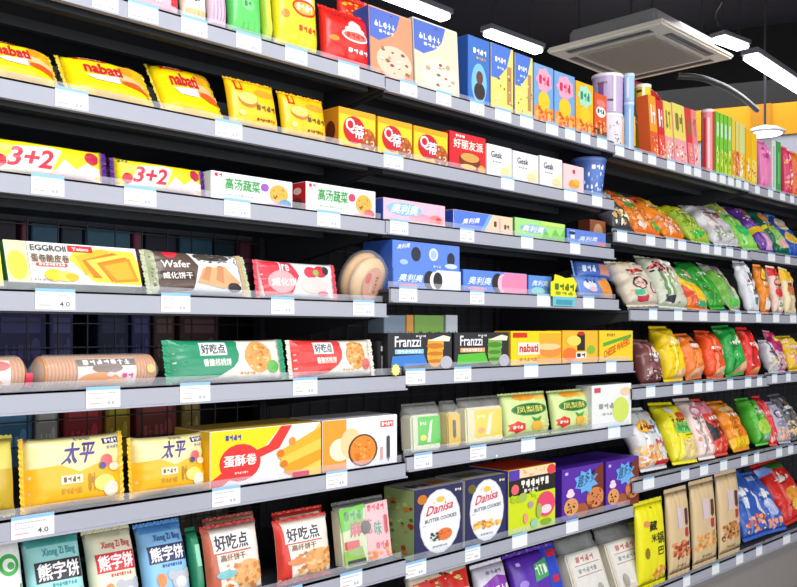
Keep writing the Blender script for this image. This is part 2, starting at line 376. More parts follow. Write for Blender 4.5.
stack('snack_canister','upper pale blue canister beside the lavender canister','lower pale blue canister beside the lavender canister','pale blue canisters stacked on the top shelf','r1c',623.5,634.5,71,100,'a8cdee','9cc4f0',[R(.35,.1,.5,.9,'e8f0fa')],[R(.5,.1,.6,.9,'d8e8fa')],.03,'cfe0f4')
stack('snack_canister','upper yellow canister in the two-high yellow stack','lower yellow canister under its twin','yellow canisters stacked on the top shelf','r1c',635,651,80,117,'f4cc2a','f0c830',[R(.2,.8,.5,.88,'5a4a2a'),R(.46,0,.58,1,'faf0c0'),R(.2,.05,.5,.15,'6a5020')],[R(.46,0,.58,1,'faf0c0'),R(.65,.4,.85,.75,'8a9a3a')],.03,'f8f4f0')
bag('chip_bag','dark red bag lying on top of the yellow canisters','snack bag','r1c',639,664,h=.09,z0=.213,col='c8202e',lean=50,dy=.06,thick=.03,seal='h',art=[bits(.1,.2,.9,.8,14,['f06070','f8d0d0','a01020'],.08,7,.8)],short='dark red bag on the canisters')
tall=[(652,659.5,94,'f0a028','orange','e8602a'),(660,666.5,99,'d83028','deep red','e85048'),(667,675,100,'f0d860','yellow and pink','f0a0a8'),(676,688,102,'ecdc6a','lemon and pink','f2a4ae'),(689,694.5,107,'e23a3a','scarlet','f08088'),(695,700,109,'ee8a8e','salmon pink','f4b0b0')]
for i,(a,b,v,c,w,c2) in enumerate(tall):
    box('biscuit_stick_box','slim %s stick-biscuit box standing upright right of the yellow canisters'%w,'biscuit stick box','r1c',a,b,vt=v,face=c,art=[R(0,0,1,.42,c2),marks(.15,.55,.85,.85,2,'8a7a3a' if i>1 else 'ffffff',i),bits(.1,.05,.9,.35,8,['ffffff','d84a5a','f8d8a0'],.12,i,.35)],side=c2,dep=.04,lean=4,short='%s stick box'%w)
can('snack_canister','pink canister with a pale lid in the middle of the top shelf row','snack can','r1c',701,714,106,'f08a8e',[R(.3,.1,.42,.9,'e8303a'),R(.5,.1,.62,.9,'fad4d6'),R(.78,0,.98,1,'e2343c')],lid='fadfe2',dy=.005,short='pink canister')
cols=[(716,719.5,'7ccb3c','a6da40','leftmost'),(720,723.5,'84d040','b4dc3c','second'),(724,727.5,'7cc844','c0dc34','third'),(728,731.5,'9ad048','c8dc38','fourth')]
for a,b,c,c2,w in cols:
    box('biscuit_stick_box','thin green stick-biscuit box, %s of the four green ones'%w,'biscuit stick box','r1c',a,b,vt=111+(a-716)*.4,face=c,art=[R(0,.05,1,.4,c2),marks(.15,.6,.85,.85,1,'d8f0e0'),bits(.2,.1,.8,.45,5,['f0f0a0','5aa830'],.2,int(a),.3)],side='5aa838',dep=.03,group='green stick-biscuit boxes',short='%s green stick box'%w)
for i,(a,b,c,c2,w) in enumerate([(732,735.5,'e8d048','f0a030','yellow-orange'),(736,739,'e0d880','e05030','cream and red'),(739.5,745,'d8e090','f0c040','pale lime'),(746,751,'f8b814','f8c830','amber'),(751.5,757,'f8c81c','f8dc50','sunny yellow')]):
    box('biscuit_stick_box','thin %s stick-biscuit box on the top shelf near the yellow wall'%w,'biscuit stick box','r1c' if b<749 else 'r1d',a,b,vt=118+(a-732)*.72,face=c,art=[R(0,.1,1,.5,c2),bits(.1,.1,.9,.5,6,['ffffff','d85030','f8e080'],.2,i,.3)],side=c2,dep=.04,short='%s stick box'%w)
bag('candy_pouch','pink bag with a mauve belly on the right part of the top shelf','snack pouch','r1d',758,771,vt=138,col='e87ab8',lean=3,thick=.05,seal='v',art=[E(.5,.3,.4,.28,'f088b8'),bits(.1,.6,.9,.9,6,['f8d0e8','c03a80'],.14,3,.5)],gu=10,short='pink bag with mauve belly')
box('biscuit_stick_box','pale grey-white slim box beside the dark green one near the right edge','biscuit stick box','r1d',772,776,vt=140,face='dfe4e0',side='c8d0d0',dep=.03,art=[R(.3,.1,.7,.9,'b8c8c4')],short='grey-white slim box')
box('biscuit_stick_box','dark green slim box near the right edge of the top shelf','biscuit stick box','r1d',776.5,781,vt=141,face='3fa850',side='2f8a40',dep=.03,art=[R(.3,.2,.7,.8,'6cc878')],short='dark green slim box')
bag('candy_pouch','raspberry pink spotted bag near the right edge of the top shelf','snack pouch','r1d',782,789,vt=145,col='e83a6a',lean=2,thick=.05,seal='v',art=[bits(.1,.1,.9,.9,12,['f890a8','f8b860','ffffff'],.16,3,.4)],gu=8,short='raspberry spotted bag')
bag('candy_pouch','orange and red spotted bag at the right edge of the top shelf','snack pouch','r1d',790,799,vt=150,col='f0702a',lean=2,thick=.05,seal='v',art=[bits(.1,.1,.9,.9,12,['f8d060','e83050','ffffff'],.16,4,.4)],gu=8,short='orange spotted bag')
box('biscuit_stick_box','lemon slim box just outside the right edge of the photo','biscuit stick box','r1d',800,808,vt=154,face='f4d848',side='e0b830',dep=.09,short='lemon slim box')
# ================================================================ row 2
def nab(): return [R(.02,0,1,.1,'f2c400'),P([(.55,.42),(.78,.95),(1,.95),(1,.2)],'f6b81c'),E(.76,.42,.26,.15,'ee9a50',rot=-.25),E(.74,.5,.25,.09,'f6c488',rot=-.3),E(.82,.32,.2,.09,'d85a20',rot=-.25),E(.72,.72,.1,.12,'f49a20'),R(.13,.85,.5,.97,'d8261c'),marks(.18,.87,.46,.95,6,'f8e0c0'),P([(.2,.42),(.6,.46),(.6,.28),(.3,.3)],'d8d8e4'),T('nabati',.2,.48,.66,.78,'c8203a')]
for a,b,v,w in ((-22,62,38,'leftmost one, cut by the photo edge'),(66,157,54,'middle one of three'),(162,227,63,'right one, next to the square chocolate packs')):
    bag('wafer_pack','yellow cheese wafer pack with red lettering, %s'%w,'wafer pack','r2a',a,b,vt=v,col='fbdc0c',art=nab(),lean=33,thick=.034,seal='h',sealcol='c8b020',group='yellow cheese wafer packs',short='yellow cheese wafer pack, '+w.split(',')[0])
def pie(): return [R(.12,.72,.26,.95,'d02a1c'),marks(.14,.75,.24,.92,1,'f8c020'),E(.35,.55,.2,.17,'c8761c'),E(.35,.58,.19,.13,'f8d070'),E(.72,.74,.22,.08,'f2a030'),marks(.5,.36,.92,.48,4,'6a5020'),marks(.5,.14,.88,.2,7,'7a3010'),E(.2,.25,.06,.06,'fbe890')]
bag('pie_pack','square golden cream-pie pack, left one beside the wafer packs','pie pack','r2a',229,280,vt=75,col='f8c814',art=pie(),lean=13,thick=.03,seal='v',sealcol='e8b010',group='square golden pie packs',short='left golden pie pack')
bag('pie_pack','square golden cream-pie pack, right one beside the small boxes','pie pack','r2a',281,328,vt=90,col='f8c814',art=pie(),lean=10,thick=.03,seal='v',sealcol='e8b010',group='square golden pie packs',short='right golden pie pack')
def qd(): return [R(0,.86,1,1,'f6a61c'),E(.78,.3,.22,.3,'a8501c'),bits(.6,.05,.98,.6,8,['8a3a18','e8c8a0','c86a30'],.07,4,1.1),E(.4,.5,.3,.34,'c8202c'),T('Q',.16,.4,.42,.78,'f4f0f0'),T('蒂',.4,.3,.66,.64,'f4f0f0'),R(.1,.04,.5,.1,'e89a20')]
for a,b,v,rk,w in ((339,376,106,'r2a','left'),(378,412.5,116,'r2b','middle'),(414,448,125,'r2b','right')):
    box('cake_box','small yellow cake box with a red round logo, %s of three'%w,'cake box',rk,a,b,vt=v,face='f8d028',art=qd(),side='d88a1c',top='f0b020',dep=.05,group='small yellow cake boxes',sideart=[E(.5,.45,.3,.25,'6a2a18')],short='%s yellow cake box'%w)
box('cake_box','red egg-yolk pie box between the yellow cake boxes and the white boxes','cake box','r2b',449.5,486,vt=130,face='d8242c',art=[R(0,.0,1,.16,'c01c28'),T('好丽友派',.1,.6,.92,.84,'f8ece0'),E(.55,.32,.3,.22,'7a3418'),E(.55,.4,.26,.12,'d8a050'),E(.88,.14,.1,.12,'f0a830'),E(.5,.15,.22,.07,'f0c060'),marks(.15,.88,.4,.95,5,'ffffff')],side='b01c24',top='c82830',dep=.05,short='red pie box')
def sml(): return [P([(.5,0),(1,0),(1,.55),(.75,.5)],'f2e6c4'),E(.72,.25,.2,.12,'f0dca0'),T('Gesk',.15,.62,.6,.82,'4a4a58'),marks(.2,.48,.55,.53,5,'a0a0ac')]
for i,(a,b,v,w) in enumerate(((487,512,143,'left'),(513,538.5,150,'middle'),(540,562.5,155,'right'))):
    box('biscuit_box','small white biscuit box with thin dark script, %s of the three white ones'%w,'biscuit box','r2b',a,b,vt=v,face='f2f2f4',art=sml(),side='dadce4',top='e8e8ee',dep=.05,group='small white biscuit boxes',short='%s small white box'%w)
box('biscuit_box','small pale pink biscuit box with an orange heart in front of the blue bucket','biscuit box','r2b',563.5,584,vt=163,face='f6cfd0',art=[E(.5,.32,.26,.16,'f0a030'),E(.62,.42,.16,.1,'f4b850'),marks(.42,.7,.58,.85,1,'c04050'),R(0,0,1,.1,'f4dcc8')],side='e0b4b8',top='f0c8cc',dep=.05,short='small pale pink box')
can('snack_bucket','blue paper snack bucket with white spots at the right end of the second shelf','snack bucket','r2b',571,606,151,'5478c8',[bits(.3,.1,.9,.7,9,['e8eef8','f4f0e8','8aa8e0'],.035,5,2.2),marks(.55,.75,.85,.86,3,'ffffff')],lid='6c8cd4',taper=.72,dy=.02,short='blue snack bucket')
# ================================================================ row 3
def s32(sd): return [R(0,0,.98,.14,'f4e8b0'),P([(.5,.05),(.62,.55),(.72,.3),(.85,.6),(.92,.05)],'f4d8dc'),P([(.1,.1),(.22,.78),(.5,.86),(.6,.8),(.5,.12)],'f4eee0'),T('3+2',.17,.2,.53,.76,'d42440',.15),E(.1,.34,.05,.18,'d82838'),E(.88,.72,.07,.18,'c42a4a'),E(.9,.34,.06,.16,'f6f0f0'),marks(.02,.86,.12,.94,3,'5a5a20')]
bag('biscuit_roll_pack','yellow sandwich-biscuit pack with purple ends, left one on the third shelf','biscuit pack','r3a',-22,109,vt=134,col='f8e216',art=s32(1),lean=8,thick=.035,seal='h',sealcol='5a1f86',group='yellow sandwich-biscuit packs',short='left yellow sandwich-biscuit pack')
bag('biscuit_roll_pack','yellow sandwich-biscuit pack with purple ends, right one beside the white cracker boxes','biscuit pack','r3a',111,207,vt=157,col='f4e01a',art=s32(2),lean=8,thick=.035,seal='h',sealcol='5a1f86',group='yellow sandwich-biscuit packs',short='right yellow sandwich-biscuit pack')
def veg(c): return [marks(.03,.84,.13,.96,2,'d82a3a'),T('高汤蔬菜',.16,.45,.58,.84,'3fa04a',0,-.0),marks(.18,.24,.5,.3,8,'8ab890'),E(.64,.68,.05,.14,c),E(.82,.5,.12,.34,'eab04a'),bits(.74,.3,.9,.7,7,['c87a24','7a5020'],.018,3,2.5),E(.9,.2,.08,.14,'4a9ac0' if c!='e04060' else 'e05060'),E(.82,.1,.16,.06,'c8a8d8' if c!='e04060' else 'f0a8a8')]
box('cracker_box','white vegetable cracker box with a purple flower','cracker box','r3a',211,293,vt=170,face='eef2f2',art=veg('9a5ac0'),side='d8dce4',top='e4ddd0',dep=.05,group='white vegetable cracker boxes',short='left white cracker box')
box('cracker_box','white vegetable cracker box with a red flower and a red side','cracker box','r3a',306,376,vt=181,face='eef2f2',art=veg('e04060'),side='d0242c',top='e8dcd0',dep=.05,sideart=[E(.5,.3,.3,.2,'6a3a2a'),E(.5,.72,.25,.12,'f4d0c0')],group='white vegetable cracker boxes',short='right white cracker box')
def oreo(c1,c2,tx='奥利奥',rot=0): return [P([(0,0),(0,1),(.45,1),(.38,0)],c1),P([(.38,0),(.45,1),(1,1),(1,0)],c2)]
box('biscuit_box','pink strawberry biscuit box with blue side on the third shelf of the middle bay','biscuit box','r3b',383.5,445.5,vt=197,face='f0bcd0',art=[E(.6,.3,.2,.22,'f6a0b4'),E(.84,.28,.12,.26,'f08888'),E(.88,.3,.05,.14,'e04030'),E(.32,.62,.28,.28,'8cc4ec'),T('奥利奥',.12,.42,.54,.82,'f4f8fc',.1),R(0,0,1,.16,'f4c8c8')],side='3458b8',top='e8c0d0',dep=.05,short='pink strawberry biscuit box')
box('biscuit_box','half blue, half cream biscuit box beside the pink strawberry box','biscuit box','r3b',453.5,513,vt=209,face='f0d0ae',art=[P([(0,0),(0,1),(.62,1),(.45,0)],'557cdc'),P([(.42,0),(.58,1),(.64,1),(.48,0)],'7ab0ec'),marks(.66,.4,.72,.7,1,'5a4a3a'),R(.76,.1,.78,.9,'e8a8b8'),marks(.84,.35,.94,.6,2,'5a4a3a'),T('奥利奥',.14,.34,.42,.62,'ffffff',.1,.15)],side='2d4cae',top='3f66c8',dep=.05,short='half blue half cream box')
box('biscuit_box','light green biscuit box between the cream and blue boxes on the third shelf','biscuit box','r3b',515,565,vt=217,face='a8e08a',art=[P([(.5,0),(.6,.6),(.7,.2),(.8,.7),(.9,.3),(1,.8),(1,0)],'78c848'),E(.35,.55,.26,.2,'88b4e8'),T('奥利奥',.14,.38,.56,.7,'f0f8ff',.1),R(.5,.8,1,1,'c8e870')],side='5aa84a',top='c0e8a0',dep=.05,short='light green biscuit box')
box('biscuit_box','blue biscuit box with a red berry at the right end of the third shelf','biscuit box','r3b',567,606,vt=228,face='6284d8',art=[T('奥利奥',.3,.3,.78,.62,'dfe8f8',.1,.1),E(.88,.2,.1,.22,'d8404a'),R(.08,.4,.18,.9,'e8eef8'),E(.12,.75,.08,.12,'28386a')],side='2d4cae',top='6a84d8',dep=.05,short='blue box with red berry')
box('biscuit_box','brown biscuit box lying behind the blue box with the berry','biscuit box','r3b',590,606,vt=219,face='a8603c',dy=.06,side='8a4a30',top='c08858',dep=.04,art=[E(.5,.6,.3,.3,'e0b080')],short='brown box behind')
# ================================================================ row 4
box('egg_roll_box','edge of a yellow-green box left of the egg roll box, cut by the photo edge','egg roll box','r4a',-40,5,vt=238,face='d8e070',art=[E(.8,.5,.2,.3,'f4dc40')],side='3fa040',dep=.03,lean=16,short='yellow-green box at the left edge')
box('egg_roll_box','white and yellow egg roll box lettered EGGROLL','egg roll box','r4a',9,143,vt=239,face='f0f0ea',art=[R(0,0,.15,1,'dfe8b0'),E(.07,.4,.07,.36,'f8e040'),R(.152,0,.156,1,'9a8a40'),P([(.62,.06),(.45,.62),(.52,.92),(.97,.9),(1,.6),(1,.02)],'fbd840'),
  P([(.5,.7),(.72,.93),(.78,.88),(.6,.28),(.56,.2)],'f8b428'),P([(.55,.6),(.8,.85),(.85,.8),(.68,.16),(.62,.16)],'e07c08'),P([(.58,.6),(.84,.8),(.86,.74),(.7,.12)],'fbd050'),P([(.66,.55),(.9,.75),(.92,.68),(.76,.06)],'e07c08'),P([(.68,.52),(.93,.72),(.98,.12),(.78,.06)],'ee8c0c'),P([(.71,.48),(.91,.64),(.95,.18),(.8,.12)],'f8ac28'),
  R(.45,.8,.64,.96,'d8242a'),T('Yetoo',.48,.83,.61,.92,'ffffff'),T('EGGROll',.175,.78,.435,.93,'3a3a3a'),T('蛋卷脆皮卷',.17,.5,.45,.7,'6a4a30'),R(.2,.4,.43,.47,'e04a30'),marks(.22,.41,.41,.46,8,'ffffff'),E(.32,.18,.07,.15,'f8cc20'),E(.4,.16,.06,.13,'fae060'),E(.45,.15,.05,.1,'f4b820'),marks(.17,.03,.3,.08,8,'8a8a8a')],side='4a8a3a',top='f4ecc0',dep=.045,lean=20,kind='film',short='EGGROLL box')
bag('wafer_pack','white and dark brown wafer pack with fanned wafers, right of the egg roll box','wafer pack','r4a',147,253,vt=249,col='eceff2',sealcol='bcc4a0',art=[P([(.02,.0),(.02,1),(.35,1),(.46,.6),(.38,.05)],'5c4840'),R(0,0,.06,1,'a8b088'),E(.2,.9,.07,.12,'d83040'),T('Wafer',.1,.55,.38,.72,'f0ece8'),R(.08,.26,.4,.46,'2e2624'),T('威化饼干',.1,.28,.38,.44,'e8e0d8'),E(.62,.85,.2,.1,'4a4440'),bits(.45,.7,.9,.98,16,['3a3430','6a6058','8a8078'],.025,3,1.6),P([(.42,.2),(.5,.55),(.74,.62),(.9,.25),(.7,.1)],'e0a878'),P([(.46,.3),(.54,.6),(.6,.6),(.54,.24)],'c88858'),P([(.62,.28),(.66,.64),(.72,.62),(.7,.2)],'c88858'),E(.82,.14,.08,.1,'2e2a2c'),R(.92,0,1,1,'d8bc90')],lean=20,thick=.035,seal='h',short='dark brown wafer pack')
bag('wafer_pack','white and red strawberry wafer pack in the middle of the fourth shelf','wafer pack','r4a',256,339,vt=259,col='f0f1f4',sealcol='d84a58',art=[P([(.04,.05),(.0,.98),(.36,.98),(.46,.6),(.36,.1)],'e23648'),T('Jre',.2,.62,.34,.98,'ffffff'),E(.24,.42,.16,.3,'f0a8ac'),T('威化饼',.12,.3,.42,.52,'f8e8e8'),E(.62,.7,.09,.16,'e23a50'),E(.76,.74,.1,.16,'d82c44'),E(.69,.7,.04,.08,'8ac050'),E(.66,.35,.2,.22,'f4cfca'),E(.84,.78,.05,.12,'3a3a44'),E(.78,.14,.08,.06,'e08090')],lean=10,thick=.035,seal='h',short='strawberry wafer pack')
# round pastry pack
def pastry():
    z=ROWS['r4a']['z']; y=-.005+.02
    X=uX(371,y); r=.058
    root=empty('pastry_pack',(X,y+.03,z+.052)); root.rotation_euler=Vector((.12,-.93,-.34)).to_track_quat('Z','X').to_euler()
    b=bmesh.new(); lathe(b,[(0,-.012),(r*.8,-.012),(r*.95,-.008),(r,0),(r*.93,.006),(r*.8,.009),(0,.011)],48)
    link('pastry',b,[mat('dca868','film')],root)
    b=bmesh.new(); lathe(b,[(0,.0),(r*.78,.0),(r*.9,.004),(r*.92,.009),(r*.8,.016),(0,.02)],48); 
    o=link('upper_pastry',b,[mat('e8c088','film')],root); o.location=(.0,0,.011)
    b=bmesh.new(); mi=MI('card'); mi('d88a70')
    add_art(b,[E(0,.0,.036,.03,'dc9a78'),E(.012,.018,.012,.009,'d83038'),marks(-.02,-.014,.018,-.006,5,'8a4a3a'),marks(-.018,.002,.0,.006,4,'f0e0d0')],lambda s,t,o:(s,t,.0318+o),mi,lim=(-1,-1,1,1))
    link('paper_label',b,mi.l,root)
    b=bmesh.new(); lathe(b,[(0,-.0165),(r*.85,-.0165),(r*1.06,-.009),(r*1.12,.004),(r*1.05,.018),(r*.86,.033),(0,.036)],48)
    link('bag_film',b,[WRAP],root)
    tag(root,'round flat pastries in a clear bag at the right end of the fourth shelf','pastry pack'); rec('r4a',345,389,'round pastry pack')
pastry()
def ored(sp,cc): return [P([(.55,0),(.55,1),(1,1),(1,0)],sp),P([(.0,0),(0,1),(.62,1),(.56,0)],'5c88e0'),T('奥利奥',.08,.38,.42,.72,'e4eefa',.1),E(.52,.5,.09,.44,'2e2a2c'),E(.6,.5,.08,.42,cc),E(.64,.5,.07,.4,'2e2a2c') if sp=='e8eef4' else E(.63,.5,.05,.38,'f08ab0'),marks(.1,.14,.36,.22,6,'8ab8f0'),E(.2,.2,.14,.08,'e09ab0')]
lowz=None
b1=box('biscuit_box','lower blue cookie box with a white cream cookie, under the plain blue one','biscuit box','r4b',393,461,vt=266.5,face='5c88e0',art=ored('e8eef4','f2f2ee'),side='3a62b8',top='5a80d8',dep=.075,short='blue cream-cookie box')
h1=b1.dimensions.z
box('biscuit_box','upper blue cookie box stacked on another, with small dark cookies','biscuit box','r4b',392.5,460,vt=239.5,z0=.0445,face='5f86e6',art=[E(.33,.56,.07,.27,'2e3040'),E(.59,.6,.07,.24,'d8e4f4'),E(.59,.6,.045,.16,'a8c0ea'),E(.86,.46,.06,.27,'2e3040'),E(.15,.24,.06,.1,'a8c4f0'),E(.86,.2,.1,.1,'c8d8f4'),T('奥利奥',.06,.68,.24,.86,'e8f0fc',.1,.1),marks(.58,.1,.7,.2,3,'b8ccf4')],side='3058ae',top='5a80d8',dep=.09,short='upper blue cookie box')
box('biscuit_box','blue and pink cookie box in the middle of the fourth shelf','biscuit box','r4b',463,527,vt=269,face='5c88e0',art=ored('f08ab0','f8c0d4'),side='3a62b8',top='5a80d8',dep=.07,short='blue and pink cookie box')
box('biscuit_box','small blue and mint cookie box left of the yellow star card','biscuit box','r4b',528.5,552,vt=275,face='5f92de',art=[E(.4,.25,.3,.2,'8ad4d0'),T('奥利奥',.15,.5,.85,.78,'e4eefa',.1)],side='3a62b8',top='5a80d8',dep=.05,short='blue and mint cookie box')
bag('biscuit_roll_pack','blue crinkled biscuit bag with an orange patch at the right end of the fourth shelf','biscuit pack','r4b',578,614,vt=275,col='6c8cd4',art=[E(.3,.5,.18,.25,'dfe6f4'),P([(.62,0),(.55,.7),(.85,.95),(1,.3),(.95,0)],'e8943c'),marks(.2,.6,.5,.8,3,'2a4a9a'),E(.35,.3,.12,.12,'e8c0c8')],lean=20,thick=.03,seal='v',short='blue crinkled bag')
bag('biscuit_roll_pack','dark blue biscuit pack lying behind and above the crinkled bag','biscuit pack','r4b',574,612,h=.05,z0=.055,dy=.03,col='4468b8',sealcol='8ab0e8',art=[marks(.1,.3,.45,.7,3,'dfe8f8'),R(.55,.15,.85,.8,'c88a70')],lean=14,thick=.04,seal='h',short='dark blue pack lying on top')
# ================================================================ row 5
def tube(label,u0,u1,short,lab):
    y=-.06+.012; r=.0275; z=ROWS['r5a']['z']+r+.0005
    X0=uX(u0,y);X1=uX(u1,y); Lx=X1-X0
    root=empty('biscuit_tube',(X0,y+r,z))
    b=bmesh.new(); n=int(Lx/.0062)
    prof=[]
    for i in range(n):
        x=Lx*(.06+.88*i/n); w=Lx*.88/n
        rr=r*.93*(1 if i%1==0 else .97)
        prof+= [(0.0 if i==0 else r*.78,x),(rr*.94,x+w*.14),(rr,x+w*.45),(rr*.94,x+w*.72),(r*.74,x+w*.88)]
    prof.append((0,Lx*.94))
    lathe(b,prof,40)
    for v in b.verts: v.co=Vector((v.co.z,v.co.x,v.co.y))
    link('biscuits',b,[mat('d89a64','film')],root)
    b=bmesh.new(); mi=MI('film'); mi('f0dcdc')
    add_art(b,lab,lambda s,t,o:(s*Lx,-(r*.955+o)*math.sin(.35+t*2.2),-(r*.955+o)*math.cos(.35+t*2.2)),mi,24,18)
    link('paper_label',b,mi.l,root)
    b=bmesh.new(); pr=[(0,0)]
    for i in range(21):
        s=i/20; k=min(1,math.sin(math.pi*min(1,max(0,s)))*4)
        rad=r*(.35+.65*k) if 0<i<20 else r*.3
        pr.append((rad,s*Lx))
    pr.append((0,Lx)); lathe(b,pr,32)
    for v in b.verts: v.co=Vector((v.co.z,v.co.x,v.co.y))
    link('tube_film',b,[WRAP],root)
    tag(root,label,'biscuit tube',group='round biscuit tubes in clear film'); rec('r5a',u0,u1,short)
tl=[R(.3,.02,.76,.96,'eedcd8'),R(.3,.72,.76,.94,'4a342c'),marks(.34,.75,.72,.91,7,'efe4dc'),E(.53,.66,.12,.13,'6a4030'),E(.47,.32,.17,.24,'e0a070'),E(.6,.22,.1,.2,'eab488'),marks(.64,.4,.74,.52,2,'d85a9a'),E(.55,.5,.03,.06,'f4d0d0'),E(.88,.62,.035,.12,'ecc07c')]
tube('clear tube of round biscuits with a brown and pink label on the fifth shelf',37,165,'long biscuit tube',tl)
tube('clear tube of round biscuits with a red label, cut by the left photo edge',-88,34,'left biscuit tube',[R(.5,.3,.8,.96,'e8e0d8'),E(.7,.8,.1,.14,'e03a30'),E(.62,.3,.12,.2,'e0a070'),R(.93,.2,.99,.6,'d83050')])
def hcd(c,hc,sd): return [P([(.0,1),(0,.05),(.12,.02),(.36,.08),(.5,.3),(.56,.98)],c),E(.3,.62,.26,.5,c),R(.22,.6,.45,.92,'e8ece8'),T('好吃点',.235,.64,.435,.88,'3a3a44'),T('香脆核桃饼',.24,.34,.48,.52,'f0f4e8'),P([(.5,.0),(.56,.5),(.7,.3),(.75,.0)],'f4efdc'),E(.74,.55,.13,.4,'e0a45c'),bits(.64,.25,.86,.9,14,['c47a38','f0c88a','d89048'],.03,sd,2.2),E(.88,.3,.06,.16,hc),marks(.55,.12,.7,.18,5,'d8a060')]
bag('cookie_pack','green and cream walnut cookie pack on the fifth shelf','cookie pack','r5a',166,288,vt=340,col='f0ecdf',sealcol='2f9a70',art=hcd('239068','6aba58',4),lean=12,thick=.034,seal='h',short='green walnut cookie pack')
bag('cookie_pack','red and cream almond cookie pack right of the green one on the fifth shelf','cookie pack','r5a',289,376,vt=340,col='f2ebdc',sealcol='e8e0d4',art=hcd('e03a38','e07a78',5),lean=10,thick=.034,seal='h',short='red almond cookie pack')
box('cracker_box','narrow black box with white lettering beside the red cookie pack','cracker box','r5a',378,387,vt=341,face='222226',art=[R(.3,.72,.8,.86,'c8c8c8'),marks(.3,.05,.8,.6,1,'8a8a8a')],dep=.07,dy=.015,short='narrow black box')
def frz(c,cook,ck2): return [R(0,0,1,1,'2a2a30'),T('Franzzi',.1,.64,.5,.92,'f0f0f4'),marks(.42,.9,.58,.95,5,'d8d8d8'),R(.1,.46,.54,.58,c[0]),marks(.14,.48,.5,.56,7,'f0f4f8'),P([(.04,.12),(.06,.4),(.54,.44),(.6,.16)],c[1]),E(.72,.42,.13,.34,cook),R(.6,.55,.86,.84,cook),E(.72,.66,.14,.08,ck2),E(.72,.45,.13,.06,ck2),E(.72,.25,.12,.05,ck2),E(.9,.2,.1,.18,'b8b8c4'),P([(.6,.8),(.85,.95),(.97,.9),(.95,.78)],'f0e8d0')]
box('cookie_box','black cookie box with blue stripe and orange biscuits','cookie box','r5b',387.5,452,vt=333,face='26262c',art=frz(('8cc8ec','3a7fd0'),'f0a834','c87820'),side='141418',top='3a3a42',dep=.06,short='blue-striped black box')
box('cookie_box','black cookie box with green stripe and matcha biscuits','cookie box','r5b',454,509,vt=332.5,face='26262c',art=frz(('f0a868','5ac038'),'7ab048','4a8a30'),side='141418',top='3a3a42',dep=.06,short='green-striped black box')
box('wafer_box','yellow wafer box with red lettering and an orange wafer picture on the fifth shelf','wafer box','r5b',511,561.5,vt=331,face='f8d414',art=[P([(.5,.1),(.55,.95),(1,.95),(1,.05)],'f6b030'),E(.78,.45,.24,.22,'ee9040'),E(.74,.55,.24,.1,'f8d090'),R(.03,.82,.3,.96,'d83020'),R(.12,.32,.55,.68,'f0e4d0'),T('nabati',.15,.4,.52,.64,'c82038'),marks(.15,.14,.5,.24,5,'e08030')],side='e0a818',top='f8e060',dep=.05,short='yellow red-lettered wafer box')
box('wafer_box','orange-yellow wafer box with a black bottle picture left of the plain yellow one','wafer box','r5b',562.5,598,vt=330.5,face='f8b830',art=[E(.2,.3,.2,.2,'f07830'),E(.8,.42,.12,.14,'8ab83c'),R(.4,.4,.62,.9,'2c2820'),E(.51,.92,.1,.06,'c82828'),R(.36,.16,.66,.36,'f0e8d8'),marks(.38,.2,.64,.32,2,'3a2a20'),E(.3,.7,.2,.16,'f8d860')],side='d88a18',top='f8d060',dep=.05,short='orange wafer box with bottle')
box('wafer_box','plain yellow wafer box with red slanted writing at the right end of the fifth shelf','wafer box','r5b',599.5,633,vt=330.5,face='f8d028',art=[P([(.1,.62),(.95,.9),(.95,.8),(.1,.5)],'5aa83c'),T('CHEESE WAFERS',.12,.12,.9,.36,'d83020',0,.45),marks(.2,.82,.45,.92,4,'a87820')],side='d8a818',top='f8e060',dep=.05,short='yellow box with slanted red writing')
for i,(a,b,c,w) in enumerate(((384,406,'7c8c9c','slate grey'),(406.5,414,'d89848','orange'),(414.5,444,'7ea850','olive green'),(446,458,'c4ccd4','white'))):
    box('carton','small %s carton standing behind the black cookie boxes'%w,'carton','r5b',a,b,vt=315,face=c,art=[marks(.1,.3,.9,.7,3,'4a5a3a' if i==2 else '6a7480',i)],dy=.085,dep=.05,short='%s carton behind'%w)
# ================================================================ row 6
bag('cracker_pack','edge of a yellow-green cracker bag at the left photo edge of the sixth shelf','cracker pack','r6a',-60,17,vt=440,col='d8c860',lean=6,thick=.045,seal='v',art=[R(0,0,1,.6,'c8a830')],short='yellow-green bag at the left edge')
def tp(): return [P([(0,0),(0,.58),(.3,.62),(.5,.5),(.75,.62),(1,.56),(1,0)],'fab81c'),R(0,.02,1,.1,'f6c040'),T('太平',.34,.62,.66,.92,'4a3a8c',.2),marks(.48,.94,.66,.98,6,'8a8a8a'),R(.76,.86,.96,.94,'3a3a6c'),marks(.78,.87,.94,.93,4,'e8e8f4'),marks(.8,.78,.96,.83,4,'9a9ab0'),R(.3,.34,.52,.46,'f8f0d0'),marks(.32,.36,.5,.44,4,'6a5a30'),marks(.3,.2,.52,.28,5,'c89838'),marks(.58,.2,.66,.46,2,'b08830'),E(.76,.3,.12,.12,'fbe070'),E(.84,.2,.09,.11,'f4ecd8'),E(.79,.62,.07,.09,'e86a6a'),E(.74,.55,.04,.05,'4a4a8a'),E(.88,.52,.07,.06,'f4e4c0')]
for a,b,v,w in ((20,126,439,'left'),(129,208,438,'right')):
    bag('cracker_pack','cream and golden soda cracker bag with purple characters, %s one of the two'%w,'cracker pack','r6a',a,b,vt=v,col='f6e9a8',art=tp(),lean=5,thick=.045,seal='h',sealcol='f4c02c',group='cream and golden cracker bags',short='%s golden cracker bag'%w)
